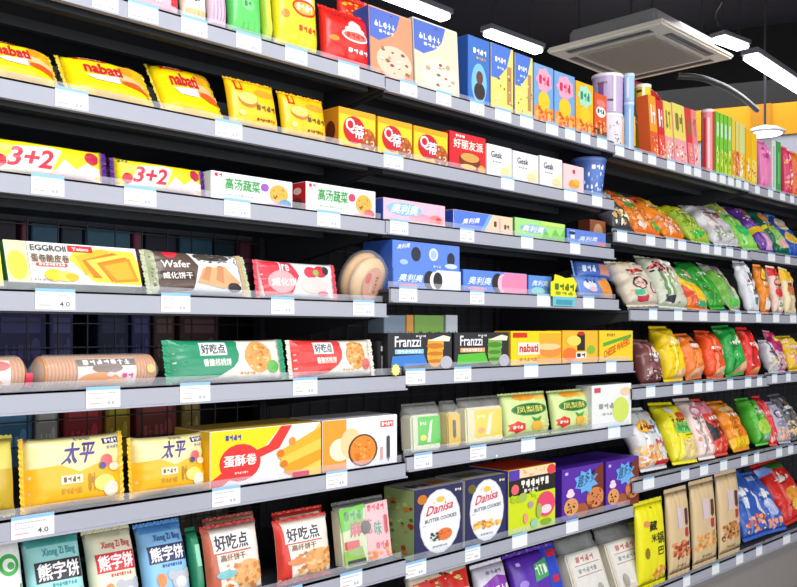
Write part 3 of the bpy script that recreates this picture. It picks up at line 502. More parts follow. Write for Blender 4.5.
box('egg_roll_box','long yellow and white egg roll box with a red circle on its face','egg roll box','r6a',210,321,vt=432,face='f0ecec',art=[P([(0,.1),(0,1),(.62,1),(.45,.62),(.3,.5),(.05,.15)],'fbd808'),P([(0,.02),(0,.15),(.3,.55),(.5,.68),(.62,1),(.72,1),(.6,.6),(.35,.42),(.1,.05)],'e03428'),E(.25,.42,.18,.33,'dc3030'),T('蛋酥卷',.11,.36,.39,.56,'f8f0e8'),marks(.2,.22,.32,.26,6,'f8d0c0'),marks(.12,.82,.26,.92,4,'3a4a9a'),
   P([(.78,.0),(.84,.5),(.98,.98),(1,.98),(1,0)],'f8cc50'),P([(.58,.42),(.62,.56),(1,.92),(1,.7),(.66,.32)],'f4b028'),P([(.6,.3),(.62,.42),(1,.7),(1,.5),(.68,.16)],'fbc84c'),P([(.64,.14),(.66,.28),(1,.5),(1,.3),(.7,.08)],'f2a01c'),E(.61,.5,.035,.07,'d87a10'),E(.64,.3,.035,.07,'d87a10'),E(.72,.7,.03,.08,'e0943c'),R(.72,.03,.88,.12,'d85a70')],side='e8b818',top='d8b04a',dep=.11,short='red-circle egg roll box')
box('cake_box','white cake box with an orange end and a round filled cookie picture','cake box','r6a',322.5,397.5,vt=421,face='f0f0f4',art=[R(0,0,.3,1,'f59c2c'),E(.22,.42,.14,.22,'fae8c8'),E(.36,.52,.14,.3,'f2d098'),E(.52,.36,.2,.32,'5a3420'),E(.52,.36,.175,.29,'e88a2c'),bits(.4,.15,.64,.56,10,['f0a850','d87018'],.035,3,1.5),R(.76,.78,.94,.9,'e05048'),marks(.77,.8,.93,.88,4,'ffffff'),marks(.84,.08,.9,.6,1,'4a4a4a'),R(.76,.12,.79,.38,'e8a098')],side='c87818',top='c8c8cc',dep=.1,short='orange-ended white cake box')
def clr(c,c2): return [R(.25,.16,.9,.72,c),P([(.5,.2),(.6,.6),(.68,.66),(.6,.2)],'f0f4e8'),E(.4,.3,.09,.06,c2),marks(.3,.55,.5,.62,3,'f4f4e0')]
bag('pastry_bag','clear pastry bag with a bright green label at the middle bay\'s left end','pastry bag','r6b',403,438,vt=404,film=WRAP,contents={'col':'dfe2c8','blocks':[(.08,.92,.03,.76)]},art=clr('36c808','f8e040'),lean=3,thick=.06,seal='v',short='clear bag with green label')
bag('pastry_bag','clear bag with a narrow ochre label between the green and the bright yellow labelled bags','pastry bag','r6b',441,456,vt=401,film=WRAP,contents={'col':'ddc878','blocks':[(.08,.92,.03,.76)]},art=[R(.1,.1,.9,.7,'e8c030'),marks(.35,.2,.65,.6,1,'4a3a20')],lean=3,thick=.06,seal='v',gu=10,short='clear bag with ochre label')
bag('pastry_bag','clear bag with a bright yellow label left of the pineapple cake bags','pastry bag','r6b',458,500,vt=398,film=WRAP,contents={'col':'e8e2bc','blocks':[(.06,.94,.03,.78)]},art=clr('fad800','f0a838'),lean=3,thick=.06,seal='v',short='clear bag with yellow label')
def pine(): return [E(.5,.62,.4,.15,'3a8a3a'),E(.5,.62,.36,.12,'2c6a30'),T('凤梨酥',.2,.54,.8,.7,'f0e870'),E(.45,.92,.25,.08,'f0a030'),E(.8,.9,.15,.06,'f8c850'),J(.2,.22,.16,'e03828',12,.12,3,.8),marks(.1,.18,.3,.26,3,'f8e8e0'),E(.62,.22,.12,.12,'f0b83c'),P([(.56,.32),(.5,.44),(.62,.38),(.74,.44),(.68,.32)],'4aa040'),bits(.7,.05,.95,.4,6,['f4e490','d8e8a0'],.06,2,.8)]
bag('pastry_bag','pale green pineapple cake bag with dark green oval, left one of two','pastry bag','r6b',503,550,vt=394,col='d4e69a',art=pine(),lean=9,thick=.04,seal='v',group='pale green pineapple cake bags',short='left pineapple cake bag')
bag('pastry_bag','pale green pineapple cake bag with dark green oval, right one next to the white pouch','pastry bag','r6b',551.5,590,vt=391,col='d4e69a',art=pine(),lean=9,thick=.04,seal='v',group='pale green pineapple cake bags',short='right pineapple cake bag')
box('pastry_box','white square box with a pale lime leaf shape right of the pineapple cakes','pastry box','r6b',592,631.5,vt=386,face='eef0ee',art=[E(.72,.4,.22,.3,'d4e468'),E(.85,.82,.14,.1,'f0d0a8'),marks(.15,.45,.55,.58,3,'9aa09a'),marks(.25,.3,.5,.36,3,'b0b4b0'),R(.05,.84,.2,.95,'d84a58'),R(0,0,1,.03,'c8c8cc')],side='c8ccd0',top='e0e2e4',dep=.05,short='white box with lime leaf')
# ================================================================ row 7 (left bay, bottom of picture)
bag('biscuit_pouch','white pouch with a round green swirl at the bottom left corner','biscuit pouch','r7a',-22,30,vt=535,col='f2f4f0',lean=14,thick=.045,seal='v',art=[E(.66,.72,.22,.1,'3cb048'),E(.66,.72,.14,.06,'f2f4f0'),E(.7,.71,.08,.035,'3cb048'),P([(.8,.35),(.9,.5),(.86,.3)],'f08030'),R(.86,.46,.9,.54,'4aa040')],short='white pouch with green swirl')
def xiong(c,c2,lc,tx): return [R(.05,.91,.95,.99,c2),T('Xiong Zi Bing',.26,.78,.86,.88,tx),R(.1,.54,.93,.75,lc),T('熊字饼',.14,.56,.88,.73,'f4f0f0'),marks(.35,.48,.8,.52,8,tx),E(.54,.38,.1,.06,'b8bcc4'),E(.9,.38,.1,.06,'b8bcc4'),E(.72,.3,.2,.12,'b8bcc4'),E(.72,.28,.12,.07,'d8dce0'),E(.3,.34,.1,.08,'f08a48')]
for a,b,v,c,c2,lc,tx,w in ((32,92,537,'a8e4e4','58b8b0','22262e','3a9aa0','mint green'),(94,144,531,'f0ecd0','e8e4c0','d02028','d84048','cream'),(146,194,525,'8cc4ee','5a9ae0','1f2c5c','2a4a9a','sky blue')):
    bag('biscuit_pouch','%s bear biscuit pouch with a %s name panel'%(w,{'22262e':'black','d02028':'red','1f2c5c':'navy'}[lc]),'biscuit pouch','r7a',a,b,vt=v,col=c,sealcol=c2,art=xiong(c,c2,lc,tx),lean=17,thick=.04,seal='v',short='%s bear biscuit pouch'%w)
bag('biscuit_pouch','dark green crumpled bag edge between the sky blue pouch and the almond cookie pack','biscuit pouch','r7a',195,206,vt=528,col='2a8a62',lean=14,thick=.03,seal='v',gu=10,art=[R(.3,.5,.8,.8,'8ad0b0')],short='dark green crumpled bag')
def hcd2(sd,c): return [P([(0,0),(0,1),(.1,1),(.2,.0)],c),R(.1,.62,.78,.92,'f0eee8'),T('好吃点',.14,.66,.74,.88,'3a3440'),T('高纤饼干',.2,.5,.66,.6,'8a6a50'),R(.1,.615,.78,.635,'c84a40'),E(.7,.28,.28,.2,'eab070'),bits(.25,.05,.98,.46,20,['d88a48','f4c890','e0a060','c87a3c'],.055,sd,1),E(.28,.32,.18,.06,'7ac0c8' if c!='d83a2c' else 'e89060')]
bag('cookie_pack','cream oat cookie pack, left one in the bottom row','cookie pack','r7a',207,264,vt=527,col='f0e6d8',sealcol='c8403a',art=hcd2(4,'c86a50'),lean=11,thick=.035,seal='v',short='left oat cookie pack')
bag('cookie_pack','red-edged oat cookie pack, in front of its twin in the bottom row','cookie pack','r7a',277,332,vt=521,col='f2e6d8',sealcol='d8342c',back='c8302c',art=hcd2(5,'d83a2c'),lean=8,thick=.035,seal='v',short='right oat cookie pack')
bag('cookie_pack','red cookie pack standing behind the red-edged oat pack, only its top showing','cookie pack','r7a',277,328,vt=513,dy=.045,col='d84a3c',sealcol='d8342c',art=[R(.1,.8,.9,.95,'f0e0d0'),marks(.2,.82,.8,.93,3,'4a3440')],lean=8,thick=.03,seal='v',short='red cookie pack behind')
bag('cookie_pack','cookie pack standing behind the left oat pack, only its brown top showing','cookie pack','r7a',210,262,vt=519,dy=.045,col='d8b090',sealcol='a84a3c',art=[R(.1,.8,.9,.95,'5a4a44')],lean=11,thick=.03,seal='v',short='brown cookie pack behind')
bag('pastry_bag','clear crinkled bag with green and pink printing left of the navy cookie box','pastry bag','r7a',337,389,vt=503,film=WRAP,contents={'col':'d8e0bc','blocks':[(.04,.96,.03,.9)]},art=[P([(.05,.55),(.02,.88),(.5,.92),(.45,.6)],'6ac83c'),marks(.1,.7,.45,.84,3,'2f8a2c'),P([(.5,.05),(.52,.9),(.96,.92),(.96,.05)],'f0bcc0'),marks(.55,.78,.9,.88,4,'d84a6a'),T('麻花',.2,.45,.62,.68,'d84a70'),T('味',.66,.4,.8,.62,'3aa08a'),E(.5,.56,.1,.1,'4a3a3a'),R(.08,.28,.35,.4,'d83a40'),P([(.05,.02),(.05,.26),(.4,.3),(.45,.02)],'88b83c'),R(.1,.04,.45,.12,'3a3a3a'),marks(.66,.2,.92,.3,3,'e05a5a'),bits(.5,.05,.95,.2,8,['f0a868','e88a50'],.06,3,.8),marks(.85,.4,.93,.7,1,'d83a4a')],lean=8,thick=.05,seal='v',short='clear bag with green and pink print')
# ---- middle bay row 7
def dan(sd): return [R(0,0,1,1,'2b2c58'),E(.52,.5,.43,.47,'d8d8dc'),E(.52,.5,.41,.45,'eceef0'),E(.52,.82,.09,.045,'f0c440'),bits(.3,.72,.72,.86,6,['c8ccd8','e8d080'],.03,sd,.6),T('Danisa',.24,.6,.8,.74,'d83448',.1,.06),T('BUTTER COOKIES',.2,.5,.86,.555,'6a6a78',0,.03),R(.15,.46,.22,.48,'c8ccd8'),E(.14,.86,.1,.07,'c87820' if sd==1 else '6a6428'),marks(.82,.9,.96,.94,3,'e8e4c0')]
def dan1(): return dan(1)+[E(.6,.3,.16,.09,'e87a3c'),bits(.3,.22,.5,.36,12,['3a2e38','5a3a3a','2a6a30'],.035,6,.6),bits(.5,.3,.72,.36,4,['5a2a28'],.015,2,.6),marks(.35,.13,.65,.16,8,'9aa0a8')]
def dan2(): return dan(2)+[bits(.2,.24,.84,.36,12,['f0b040','e89830','f8d070','d87a20'],.08,9,.55),marks(.35,.13,.65,.16,8,'9aa0a8')]
sg=[R(0,0,.46,1,'7a9a48'),R(.54,0,1,1,'86a850'),R(.46,0,.54,1,'2a3426'),bits(.05,.05,.95,.9,14,['c8803a','4a7a34','b8c86a','a83a30'],.14,4,.4)]
box('butter_cookie_box','navy butter cookie box with white oval and a dark-fruit cookie','cookie box','r7b',414.5,463,vt=491,face='2b2c58',art=dan1(),side='9cae70',top='aaa49a',dep=.09,sideart=[bits(.05,.05,.95,.9,14,['c8803a','4a7a34','b8c86a','a83a30'],.13,4,.4)],topart=[marks(.1,.2,.5,.6,3,'4a3a5a'),R(.6,.3,.9,.7,'c87a40')],short='left navy cookie box')
box('butter_cookie_box','navy butter cookie box behind the dark-fruit one, only its green side and top showing','cookie box','r7b',414.5,463,vt=491.5,dy=.1,face='2b2c58',side='8aa060',top='8a847a',dep=.08,h=.128,sideart=[bits(.05,.05,.95,.9,14,['c8803a','4a7a34','b8c86a'],.13,7,.4)],short='navy cookie box behind')
box('butter_cookie_box','navy butter cookie box with white oval and golden cookies','cookie box','r7b',465.5,506,vt=480.5,face='2b2c58',art=dan2(),side='b8b8c0',top='b0aa9e',dep=.09,topart=[R(.1,.3,.7,.7,'7a7060')],short='right navy cookie box')
box('biscuit_box','black and lime biscuit box with a red top in the middle bay','biscuit box','r7b',508.5,555.5,vt=471,face='cfe01c',art=[R(0,.6,1,1,'26221e'),R(0,.84,.22,1,'5a3ab0'),R(.22,.86,1,1,'f8d8b0'),bits(.25,.88,.9,.98,5,['f0a868'],.05,4,.6),E(.91,.92,.1,.08,'e04840'),marks(.24,.7,.86,.82,6,'f0ece0',9),marks(.3,.62,.62,.68,4,'e0dcd0'),E(.12,.7,.08,.08,'e86868'),bits(.03,.5,.6,.62,6,['cfe01c','a8c828'],.09,3,.7),E(.28,.56,.09,.07,'a8c058'),E(.45,.42,.06,.05,'b898a8'),E(.34,.22,.05,.08,'f0a080'),E(.78,.38,.2,.2,'e84a70'),E(.78,.3,.12,.07,'f8dce0'),E(.52,.12,.08,.07,'9ad0a8'),E(.78,.1,.12,.05,'8ab02c'),E(.62,.3,.06,.12,'a8b860')],side='4a2f9a',top='d83c20',dep=.12,short='black and lime biscuit box')
def qdd(): return [P([(.5,0),(.55,.3),(.8,.9),(1,1),(1,0)],'7a3420'),E(.8,.34,.22,.2,'d8844c'),bits(.62,.15,.98,.5,10,['4a2418','8a4a2a'],.035,3,1),E(.45,.15,.16,.14,'a85a38'),J(.56,.7,.25,'6ab0ea',16,.2,5,.85),T('趣多多',.36,.58,.8,.82,'1f1c4c',.1,.1),E(.2,.26,.17,.17,'e0a060'),bits(.1,.15,.3,.38,5,['5a2c1c'],.03,2,1),E(.18,.5,.1,.06,'f4d8ec'),E(.18,.56,.07,.05,'f4d8ec'),marks(.04,.88,.14,.94,1,'c8b8f0')]
box('cookie_box','purple chocolate chip cookie box, left one of the pair','cookie box','r7b',562,603.5,vt=470,face='5c2ea6',art=qdd(),side='43208a',top='4a2494',dep=.14,group='purple chocolate chip cookie boxes',short='left purple cookie box')
box('cookie_box','purple chocolate chip cookie box, right one at the end of the middle bay','cookie box','r7b',606,639,vt=462,face='5c2ea6',art=qdd(),side='43208a',top='4a2494',dep=.14,group='purple chocolate chip cookie boxes',short='right purple cookie box')
# ---- middle bay row 8 (bottom edge of picture)
bag('snack_pouch','cream pouch with a red band, lowest shelf under the left navy box','snack pouch','r8b',420,483,vt=573,col='e0d4bc',lean=14,thick=.04,seal='v',art=[P([(.1,.78),(.05,.9),(.95,.93),(.95,.72)],'e02c20'),bits(.05,.8,.9,.95,9,['f4e8c0','e8c850','8a2a1c'],.05,4,.6),R(.0,.0,1,.7,'f0e4d0')],short='cream pouch with red band')
bag('snack_pouch','pale lilac and purple pouch with white slanted letters on the lowest shelf','snack pouch','r8b',485,517,vt=566,col='e0dcea',lean=14,thick=.04,seal='v',art=[P([(0,.3),(.05,.75),(.6,.86),(1,.8),(1,.3)],'8a3cae'),marks(.3,.52,.95,.72,4,'f0ecf4',6),marks(.3,.88,.8,.93,4,'8a7aa0')],short='lilac and purple pouch')
bag('snack_pouch','violet and royal blue pouch with a green name plate and banana on the lowest shelf','snack pouch','r8b',521,572,vt=556,col='5a2ea8',lean=18,thick=.04,seal='v',art=[P([(.62,0),(.68,1),(1,1),(1,0)],'2f4cc0'),P([(.38,.58),(.42,.82),(.7,.88),(.66,.62)],'4aa068'),marks(.42,.66,.66,.8,3,'e8f4e0',5),P([(.3,.1),(.45,.5),(.6,.42),(.6,.1)],'f4d860'),R(.75,.86,.95,.96,'c82c50'),R(.72,.5,.86,.6,'c83048'),marks(.72,.3,.92,.4,3,'a8b8f0'),E(.16,.6,.08,.05,'9a7ad8'),marks(.1,.85,.2,.9,1,'c8b8f0')],short='violet and blue pouch')
for a,b,v,w in ((573,610,537,'left'),(612,650,527,'right')):
    bag('bread_bag','crinkled clear bread bag with white label and red heading, %s one on lowest shelf'%w,'bread bag','r8b',a,b,vt=v,film=WRAP,contents={'col':'ddd4c0','blocks':[(.05,.95,.02,.72)]},art=[R(.12,.1,.88,.7,'e8e4dc'),marks(.25,.58,.75,.66,4,'c8483c'),R(.2,.54,.85,.55,'a84a40'),marks(.25,.44,.75,.5,5,'8a8a8a'),R(.2,.4,.85,.41,'a84a40'),E(.3,.16,.08,.1,'a8a094'),E(.7,.16,.08,.1,'a8a094')],lean=20,thick=.06,seal='v',wr=.004,group='crinkled clear bread bags',short='%s clear bread bag'%w)
bag('snack_pouch','yellow-green pouch half hidden behind the right bread bag','snack pouch','r8b',634,648,vt=523,dy=.13,col='c8d828',lean=8,thick=.03,seal='v',gu=10,short='yellow-green pouch behind')
# ================================================================ right bay
def chip(label,rk,u0,u1,vt,col,art,lean,short,**k):
    k.setdefault('thick',.06)
    d=dict(name='chip_bag',label=label,cat='snack bag',rk=rk,u0=u0,u1=u1,vt=vt,col=col,art=art,lean=lean,seal='v',wr=.0046,short=short,gu=18,gv=26,sq=.05); d.update(k)
    q=random.Random(int(u0))
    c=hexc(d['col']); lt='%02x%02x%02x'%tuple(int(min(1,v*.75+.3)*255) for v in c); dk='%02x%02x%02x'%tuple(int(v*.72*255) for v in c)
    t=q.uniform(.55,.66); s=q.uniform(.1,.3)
    d['art']=[P([(0,.9),(0,.97),(1,.99),(1,.93)],dk),P([(s,.02),(s+.12,.02),(s+.3,.9),(s+.2,.9)],lt if q.random()<.6 else dk),*d['art'],marks(.2,t,.75,t+.07,4,'f8f4f0' if sum(c)<1.9 else '8a2a30',int(u0)),marks(.25,t-.07,.65,t-.03,6,dk,int(u0)+1),bits(.05,.03,.95,.9,6,[lt,dk,'f4e8c8','f0a050'],.045,int(u0),.6)]  # diagonal highlight band painted into the bag print, darker on some bags
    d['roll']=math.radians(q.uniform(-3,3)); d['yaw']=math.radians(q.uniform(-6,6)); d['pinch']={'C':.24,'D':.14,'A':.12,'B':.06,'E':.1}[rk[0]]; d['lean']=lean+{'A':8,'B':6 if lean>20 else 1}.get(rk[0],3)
    return bag(**d)
LY='right bay, upper shelf'
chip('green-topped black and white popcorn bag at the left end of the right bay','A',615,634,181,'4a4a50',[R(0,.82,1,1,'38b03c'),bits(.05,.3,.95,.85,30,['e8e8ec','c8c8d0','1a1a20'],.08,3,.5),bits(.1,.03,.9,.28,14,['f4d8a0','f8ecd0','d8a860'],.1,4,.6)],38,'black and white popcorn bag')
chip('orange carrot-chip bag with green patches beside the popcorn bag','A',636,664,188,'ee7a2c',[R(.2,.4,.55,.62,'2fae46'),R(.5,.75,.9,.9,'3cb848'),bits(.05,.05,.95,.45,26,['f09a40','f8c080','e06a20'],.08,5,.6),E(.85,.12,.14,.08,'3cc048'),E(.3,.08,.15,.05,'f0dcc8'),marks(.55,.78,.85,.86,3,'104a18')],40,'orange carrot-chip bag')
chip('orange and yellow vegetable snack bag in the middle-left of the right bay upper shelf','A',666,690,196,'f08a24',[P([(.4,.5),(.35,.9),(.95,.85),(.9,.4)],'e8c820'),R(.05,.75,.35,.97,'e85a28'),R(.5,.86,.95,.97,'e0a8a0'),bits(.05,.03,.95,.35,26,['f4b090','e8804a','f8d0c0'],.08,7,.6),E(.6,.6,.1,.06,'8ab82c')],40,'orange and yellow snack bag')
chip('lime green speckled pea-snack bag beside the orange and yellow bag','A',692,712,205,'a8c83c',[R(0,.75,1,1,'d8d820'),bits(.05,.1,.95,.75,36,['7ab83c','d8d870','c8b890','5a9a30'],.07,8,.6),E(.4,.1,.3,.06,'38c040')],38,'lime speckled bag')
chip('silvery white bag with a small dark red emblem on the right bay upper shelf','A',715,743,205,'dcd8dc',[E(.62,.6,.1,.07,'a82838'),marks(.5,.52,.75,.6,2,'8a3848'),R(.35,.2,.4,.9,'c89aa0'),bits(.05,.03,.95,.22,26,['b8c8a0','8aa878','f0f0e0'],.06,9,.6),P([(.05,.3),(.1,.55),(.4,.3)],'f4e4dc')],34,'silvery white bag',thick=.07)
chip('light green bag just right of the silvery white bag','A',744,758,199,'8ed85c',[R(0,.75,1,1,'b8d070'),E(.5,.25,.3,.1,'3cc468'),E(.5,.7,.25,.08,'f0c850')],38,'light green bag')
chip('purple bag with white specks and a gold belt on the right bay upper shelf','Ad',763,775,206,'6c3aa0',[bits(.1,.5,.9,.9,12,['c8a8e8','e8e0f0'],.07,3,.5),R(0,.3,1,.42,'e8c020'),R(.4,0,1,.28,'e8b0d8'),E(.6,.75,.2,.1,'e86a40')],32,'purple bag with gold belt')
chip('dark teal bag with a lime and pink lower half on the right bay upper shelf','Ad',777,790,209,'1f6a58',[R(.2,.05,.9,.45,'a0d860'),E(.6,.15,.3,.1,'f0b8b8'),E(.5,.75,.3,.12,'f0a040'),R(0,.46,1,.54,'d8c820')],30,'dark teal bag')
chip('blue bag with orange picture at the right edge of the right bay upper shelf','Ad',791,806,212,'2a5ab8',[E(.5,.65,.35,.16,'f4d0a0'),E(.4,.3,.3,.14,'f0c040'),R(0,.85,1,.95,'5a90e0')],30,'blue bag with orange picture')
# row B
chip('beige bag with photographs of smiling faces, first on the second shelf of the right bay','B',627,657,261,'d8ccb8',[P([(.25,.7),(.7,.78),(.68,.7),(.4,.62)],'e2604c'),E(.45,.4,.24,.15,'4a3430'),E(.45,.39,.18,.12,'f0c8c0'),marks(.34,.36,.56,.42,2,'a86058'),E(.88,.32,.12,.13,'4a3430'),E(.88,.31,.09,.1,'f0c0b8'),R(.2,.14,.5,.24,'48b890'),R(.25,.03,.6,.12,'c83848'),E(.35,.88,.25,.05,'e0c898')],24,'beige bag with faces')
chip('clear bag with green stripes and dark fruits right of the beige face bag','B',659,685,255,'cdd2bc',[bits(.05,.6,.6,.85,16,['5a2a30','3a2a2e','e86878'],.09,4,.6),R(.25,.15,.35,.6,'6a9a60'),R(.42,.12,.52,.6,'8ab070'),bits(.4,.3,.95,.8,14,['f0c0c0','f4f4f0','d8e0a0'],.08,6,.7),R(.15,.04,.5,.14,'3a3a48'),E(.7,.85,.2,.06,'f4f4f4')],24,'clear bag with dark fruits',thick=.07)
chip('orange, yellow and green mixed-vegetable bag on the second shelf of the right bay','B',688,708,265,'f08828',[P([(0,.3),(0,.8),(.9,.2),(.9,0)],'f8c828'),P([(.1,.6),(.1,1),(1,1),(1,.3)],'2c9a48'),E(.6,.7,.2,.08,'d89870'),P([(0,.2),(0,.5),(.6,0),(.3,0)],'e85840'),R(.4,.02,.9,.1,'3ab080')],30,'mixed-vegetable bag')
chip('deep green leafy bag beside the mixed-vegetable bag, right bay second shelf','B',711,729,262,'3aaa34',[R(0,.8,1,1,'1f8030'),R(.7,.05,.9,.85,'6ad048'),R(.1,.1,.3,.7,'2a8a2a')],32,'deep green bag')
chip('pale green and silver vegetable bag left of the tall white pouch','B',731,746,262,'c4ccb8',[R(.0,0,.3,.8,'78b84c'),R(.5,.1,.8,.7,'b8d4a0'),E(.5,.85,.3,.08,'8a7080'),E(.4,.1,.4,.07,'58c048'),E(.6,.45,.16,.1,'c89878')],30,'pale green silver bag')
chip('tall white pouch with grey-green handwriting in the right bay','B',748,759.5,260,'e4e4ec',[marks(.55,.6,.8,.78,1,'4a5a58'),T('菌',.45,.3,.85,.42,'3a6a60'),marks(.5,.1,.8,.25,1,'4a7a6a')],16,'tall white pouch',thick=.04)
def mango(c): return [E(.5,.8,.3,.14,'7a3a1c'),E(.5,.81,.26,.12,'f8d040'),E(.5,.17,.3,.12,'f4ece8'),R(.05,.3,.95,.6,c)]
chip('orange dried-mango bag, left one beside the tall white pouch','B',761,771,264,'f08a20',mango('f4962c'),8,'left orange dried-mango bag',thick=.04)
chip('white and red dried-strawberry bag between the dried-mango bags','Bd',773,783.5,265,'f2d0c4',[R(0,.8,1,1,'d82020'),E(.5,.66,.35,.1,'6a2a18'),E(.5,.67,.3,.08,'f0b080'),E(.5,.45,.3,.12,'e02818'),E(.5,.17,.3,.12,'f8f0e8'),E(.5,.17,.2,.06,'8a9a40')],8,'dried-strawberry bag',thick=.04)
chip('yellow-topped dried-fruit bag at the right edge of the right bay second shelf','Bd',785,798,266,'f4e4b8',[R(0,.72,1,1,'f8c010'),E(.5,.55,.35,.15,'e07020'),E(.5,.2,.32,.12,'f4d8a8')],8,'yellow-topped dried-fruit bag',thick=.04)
# row C
wn=lambda y=.05: [P([(0,0),(0,.1),(.5,.22),(1,.3),(1,0)],'f4c8a0'),bits(.2,.01,.98,.18,12,['e8a878','f8dcc0'],.09,3,.5)]
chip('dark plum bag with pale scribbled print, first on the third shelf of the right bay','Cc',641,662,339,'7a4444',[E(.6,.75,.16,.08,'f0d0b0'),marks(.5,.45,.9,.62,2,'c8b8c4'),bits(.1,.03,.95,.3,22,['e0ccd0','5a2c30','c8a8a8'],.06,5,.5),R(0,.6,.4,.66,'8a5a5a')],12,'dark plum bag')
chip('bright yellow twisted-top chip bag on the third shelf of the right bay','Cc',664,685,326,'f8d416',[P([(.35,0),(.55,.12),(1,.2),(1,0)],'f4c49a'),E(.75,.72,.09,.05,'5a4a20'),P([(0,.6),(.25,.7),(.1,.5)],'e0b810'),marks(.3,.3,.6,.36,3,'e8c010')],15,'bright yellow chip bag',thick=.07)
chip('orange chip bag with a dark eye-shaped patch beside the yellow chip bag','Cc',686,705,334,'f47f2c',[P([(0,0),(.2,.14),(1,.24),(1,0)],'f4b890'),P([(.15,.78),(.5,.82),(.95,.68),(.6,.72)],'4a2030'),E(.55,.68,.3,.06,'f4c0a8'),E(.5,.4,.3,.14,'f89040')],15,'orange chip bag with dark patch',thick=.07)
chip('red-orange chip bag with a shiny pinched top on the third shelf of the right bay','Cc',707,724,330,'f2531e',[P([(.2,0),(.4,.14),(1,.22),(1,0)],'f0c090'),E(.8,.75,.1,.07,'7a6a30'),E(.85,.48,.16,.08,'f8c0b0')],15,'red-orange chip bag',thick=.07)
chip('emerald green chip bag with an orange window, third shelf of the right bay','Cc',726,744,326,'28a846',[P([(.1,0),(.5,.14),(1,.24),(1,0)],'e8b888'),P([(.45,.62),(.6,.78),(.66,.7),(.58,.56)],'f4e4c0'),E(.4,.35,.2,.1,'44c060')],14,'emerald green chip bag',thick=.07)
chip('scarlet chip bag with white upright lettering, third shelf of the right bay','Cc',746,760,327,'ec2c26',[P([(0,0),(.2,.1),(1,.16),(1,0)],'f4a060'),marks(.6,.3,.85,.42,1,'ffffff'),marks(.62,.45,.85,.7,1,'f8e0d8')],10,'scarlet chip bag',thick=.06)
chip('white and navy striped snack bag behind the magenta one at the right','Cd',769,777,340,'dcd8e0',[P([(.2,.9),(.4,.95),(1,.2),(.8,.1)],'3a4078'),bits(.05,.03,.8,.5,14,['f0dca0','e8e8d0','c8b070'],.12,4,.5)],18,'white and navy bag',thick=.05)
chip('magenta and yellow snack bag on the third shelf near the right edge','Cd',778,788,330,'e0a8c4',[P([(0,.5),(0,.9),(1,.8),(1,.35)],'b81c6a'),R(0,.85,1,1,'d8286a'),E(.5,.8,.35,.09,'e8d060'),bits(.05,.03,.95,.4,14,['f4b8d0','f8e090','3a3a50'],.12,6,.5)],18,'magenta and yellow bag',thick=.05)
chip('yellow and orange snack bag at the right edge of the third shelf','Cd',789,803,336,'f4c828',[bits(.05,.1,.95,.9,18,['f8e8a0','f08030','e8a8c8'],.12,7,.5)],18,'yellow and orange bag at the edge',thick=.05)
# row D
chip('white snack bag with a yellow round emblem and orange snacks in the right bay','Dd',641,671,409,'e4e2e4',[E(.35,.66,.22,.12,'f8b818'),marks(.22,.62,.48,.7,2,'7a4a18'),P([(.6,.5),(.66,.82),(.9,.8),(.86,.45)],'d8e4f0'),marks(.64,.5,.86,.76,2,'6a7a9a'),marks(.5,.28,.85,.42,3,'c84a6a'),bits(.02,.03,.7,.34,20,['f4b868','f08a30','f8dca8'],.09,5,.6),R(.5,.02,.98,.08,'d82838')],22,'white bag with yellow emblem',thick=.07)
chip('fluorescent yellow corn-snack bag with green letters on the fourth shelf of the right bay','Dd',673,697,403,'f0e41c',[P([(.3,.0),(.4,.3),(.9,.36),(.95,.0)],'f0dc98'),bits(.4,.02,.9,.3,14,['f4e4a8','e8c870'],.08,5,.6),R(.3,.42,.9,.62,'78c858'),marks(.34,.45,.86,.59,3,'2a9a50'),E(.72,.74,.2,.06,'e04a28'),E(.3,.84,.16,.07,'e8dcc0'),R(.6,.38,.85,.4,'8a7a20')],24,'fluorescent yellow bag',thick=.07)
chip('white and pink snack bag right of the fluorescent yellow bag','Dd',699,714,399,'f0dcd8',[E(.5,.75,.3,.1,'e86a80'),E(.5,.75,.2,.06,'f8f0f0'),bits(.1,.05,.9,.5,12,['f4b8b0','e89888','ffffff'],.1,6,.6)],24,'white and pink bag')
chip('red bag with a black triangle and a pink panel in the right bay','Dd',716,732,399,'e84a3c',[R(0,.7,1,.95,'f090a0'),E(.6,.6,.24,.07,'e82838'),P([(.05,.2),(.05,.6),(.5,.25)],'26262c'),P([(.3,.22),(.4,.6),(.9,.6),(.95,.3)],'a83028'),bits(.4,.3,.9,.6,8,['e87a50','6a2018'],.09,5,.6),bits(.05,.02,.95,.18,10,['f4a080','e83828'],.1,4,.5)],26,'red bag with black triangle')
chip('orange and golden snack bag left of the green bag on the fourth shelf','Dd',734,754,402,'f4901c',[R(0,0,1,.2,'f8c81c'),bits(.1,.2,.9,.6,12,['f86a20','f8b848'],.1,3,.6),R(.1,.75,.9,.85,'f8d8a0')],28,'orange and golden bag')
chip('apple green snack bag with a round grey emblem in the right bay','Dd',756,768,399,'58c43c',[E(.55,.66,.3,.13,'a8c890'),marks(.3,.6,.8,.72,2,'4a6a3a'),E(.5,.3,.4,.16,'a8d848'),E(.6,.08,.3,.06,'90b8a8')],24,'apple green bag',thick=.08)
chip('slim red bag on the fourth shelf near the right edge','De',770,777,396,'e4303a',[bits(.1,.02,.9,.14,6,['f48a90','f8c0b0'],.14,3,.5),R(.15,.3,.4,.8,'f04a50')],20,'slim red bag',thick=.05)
chip('clear grey bag with round pictures and orange bits on the fourth shelf','De',779,790,402,'b8b4c8',[E(.5,.65,.35,.12,'5a5a78'),E(.5,.65,.25,.08,'dcdcf0'),E(.5,.4,.25,.09,'8a88a8'),bits(.05,.02,.95,.3,10,['f4a888','f0c8a0'],.14,3,.5)],24,'clear grey bag',thick=.05)
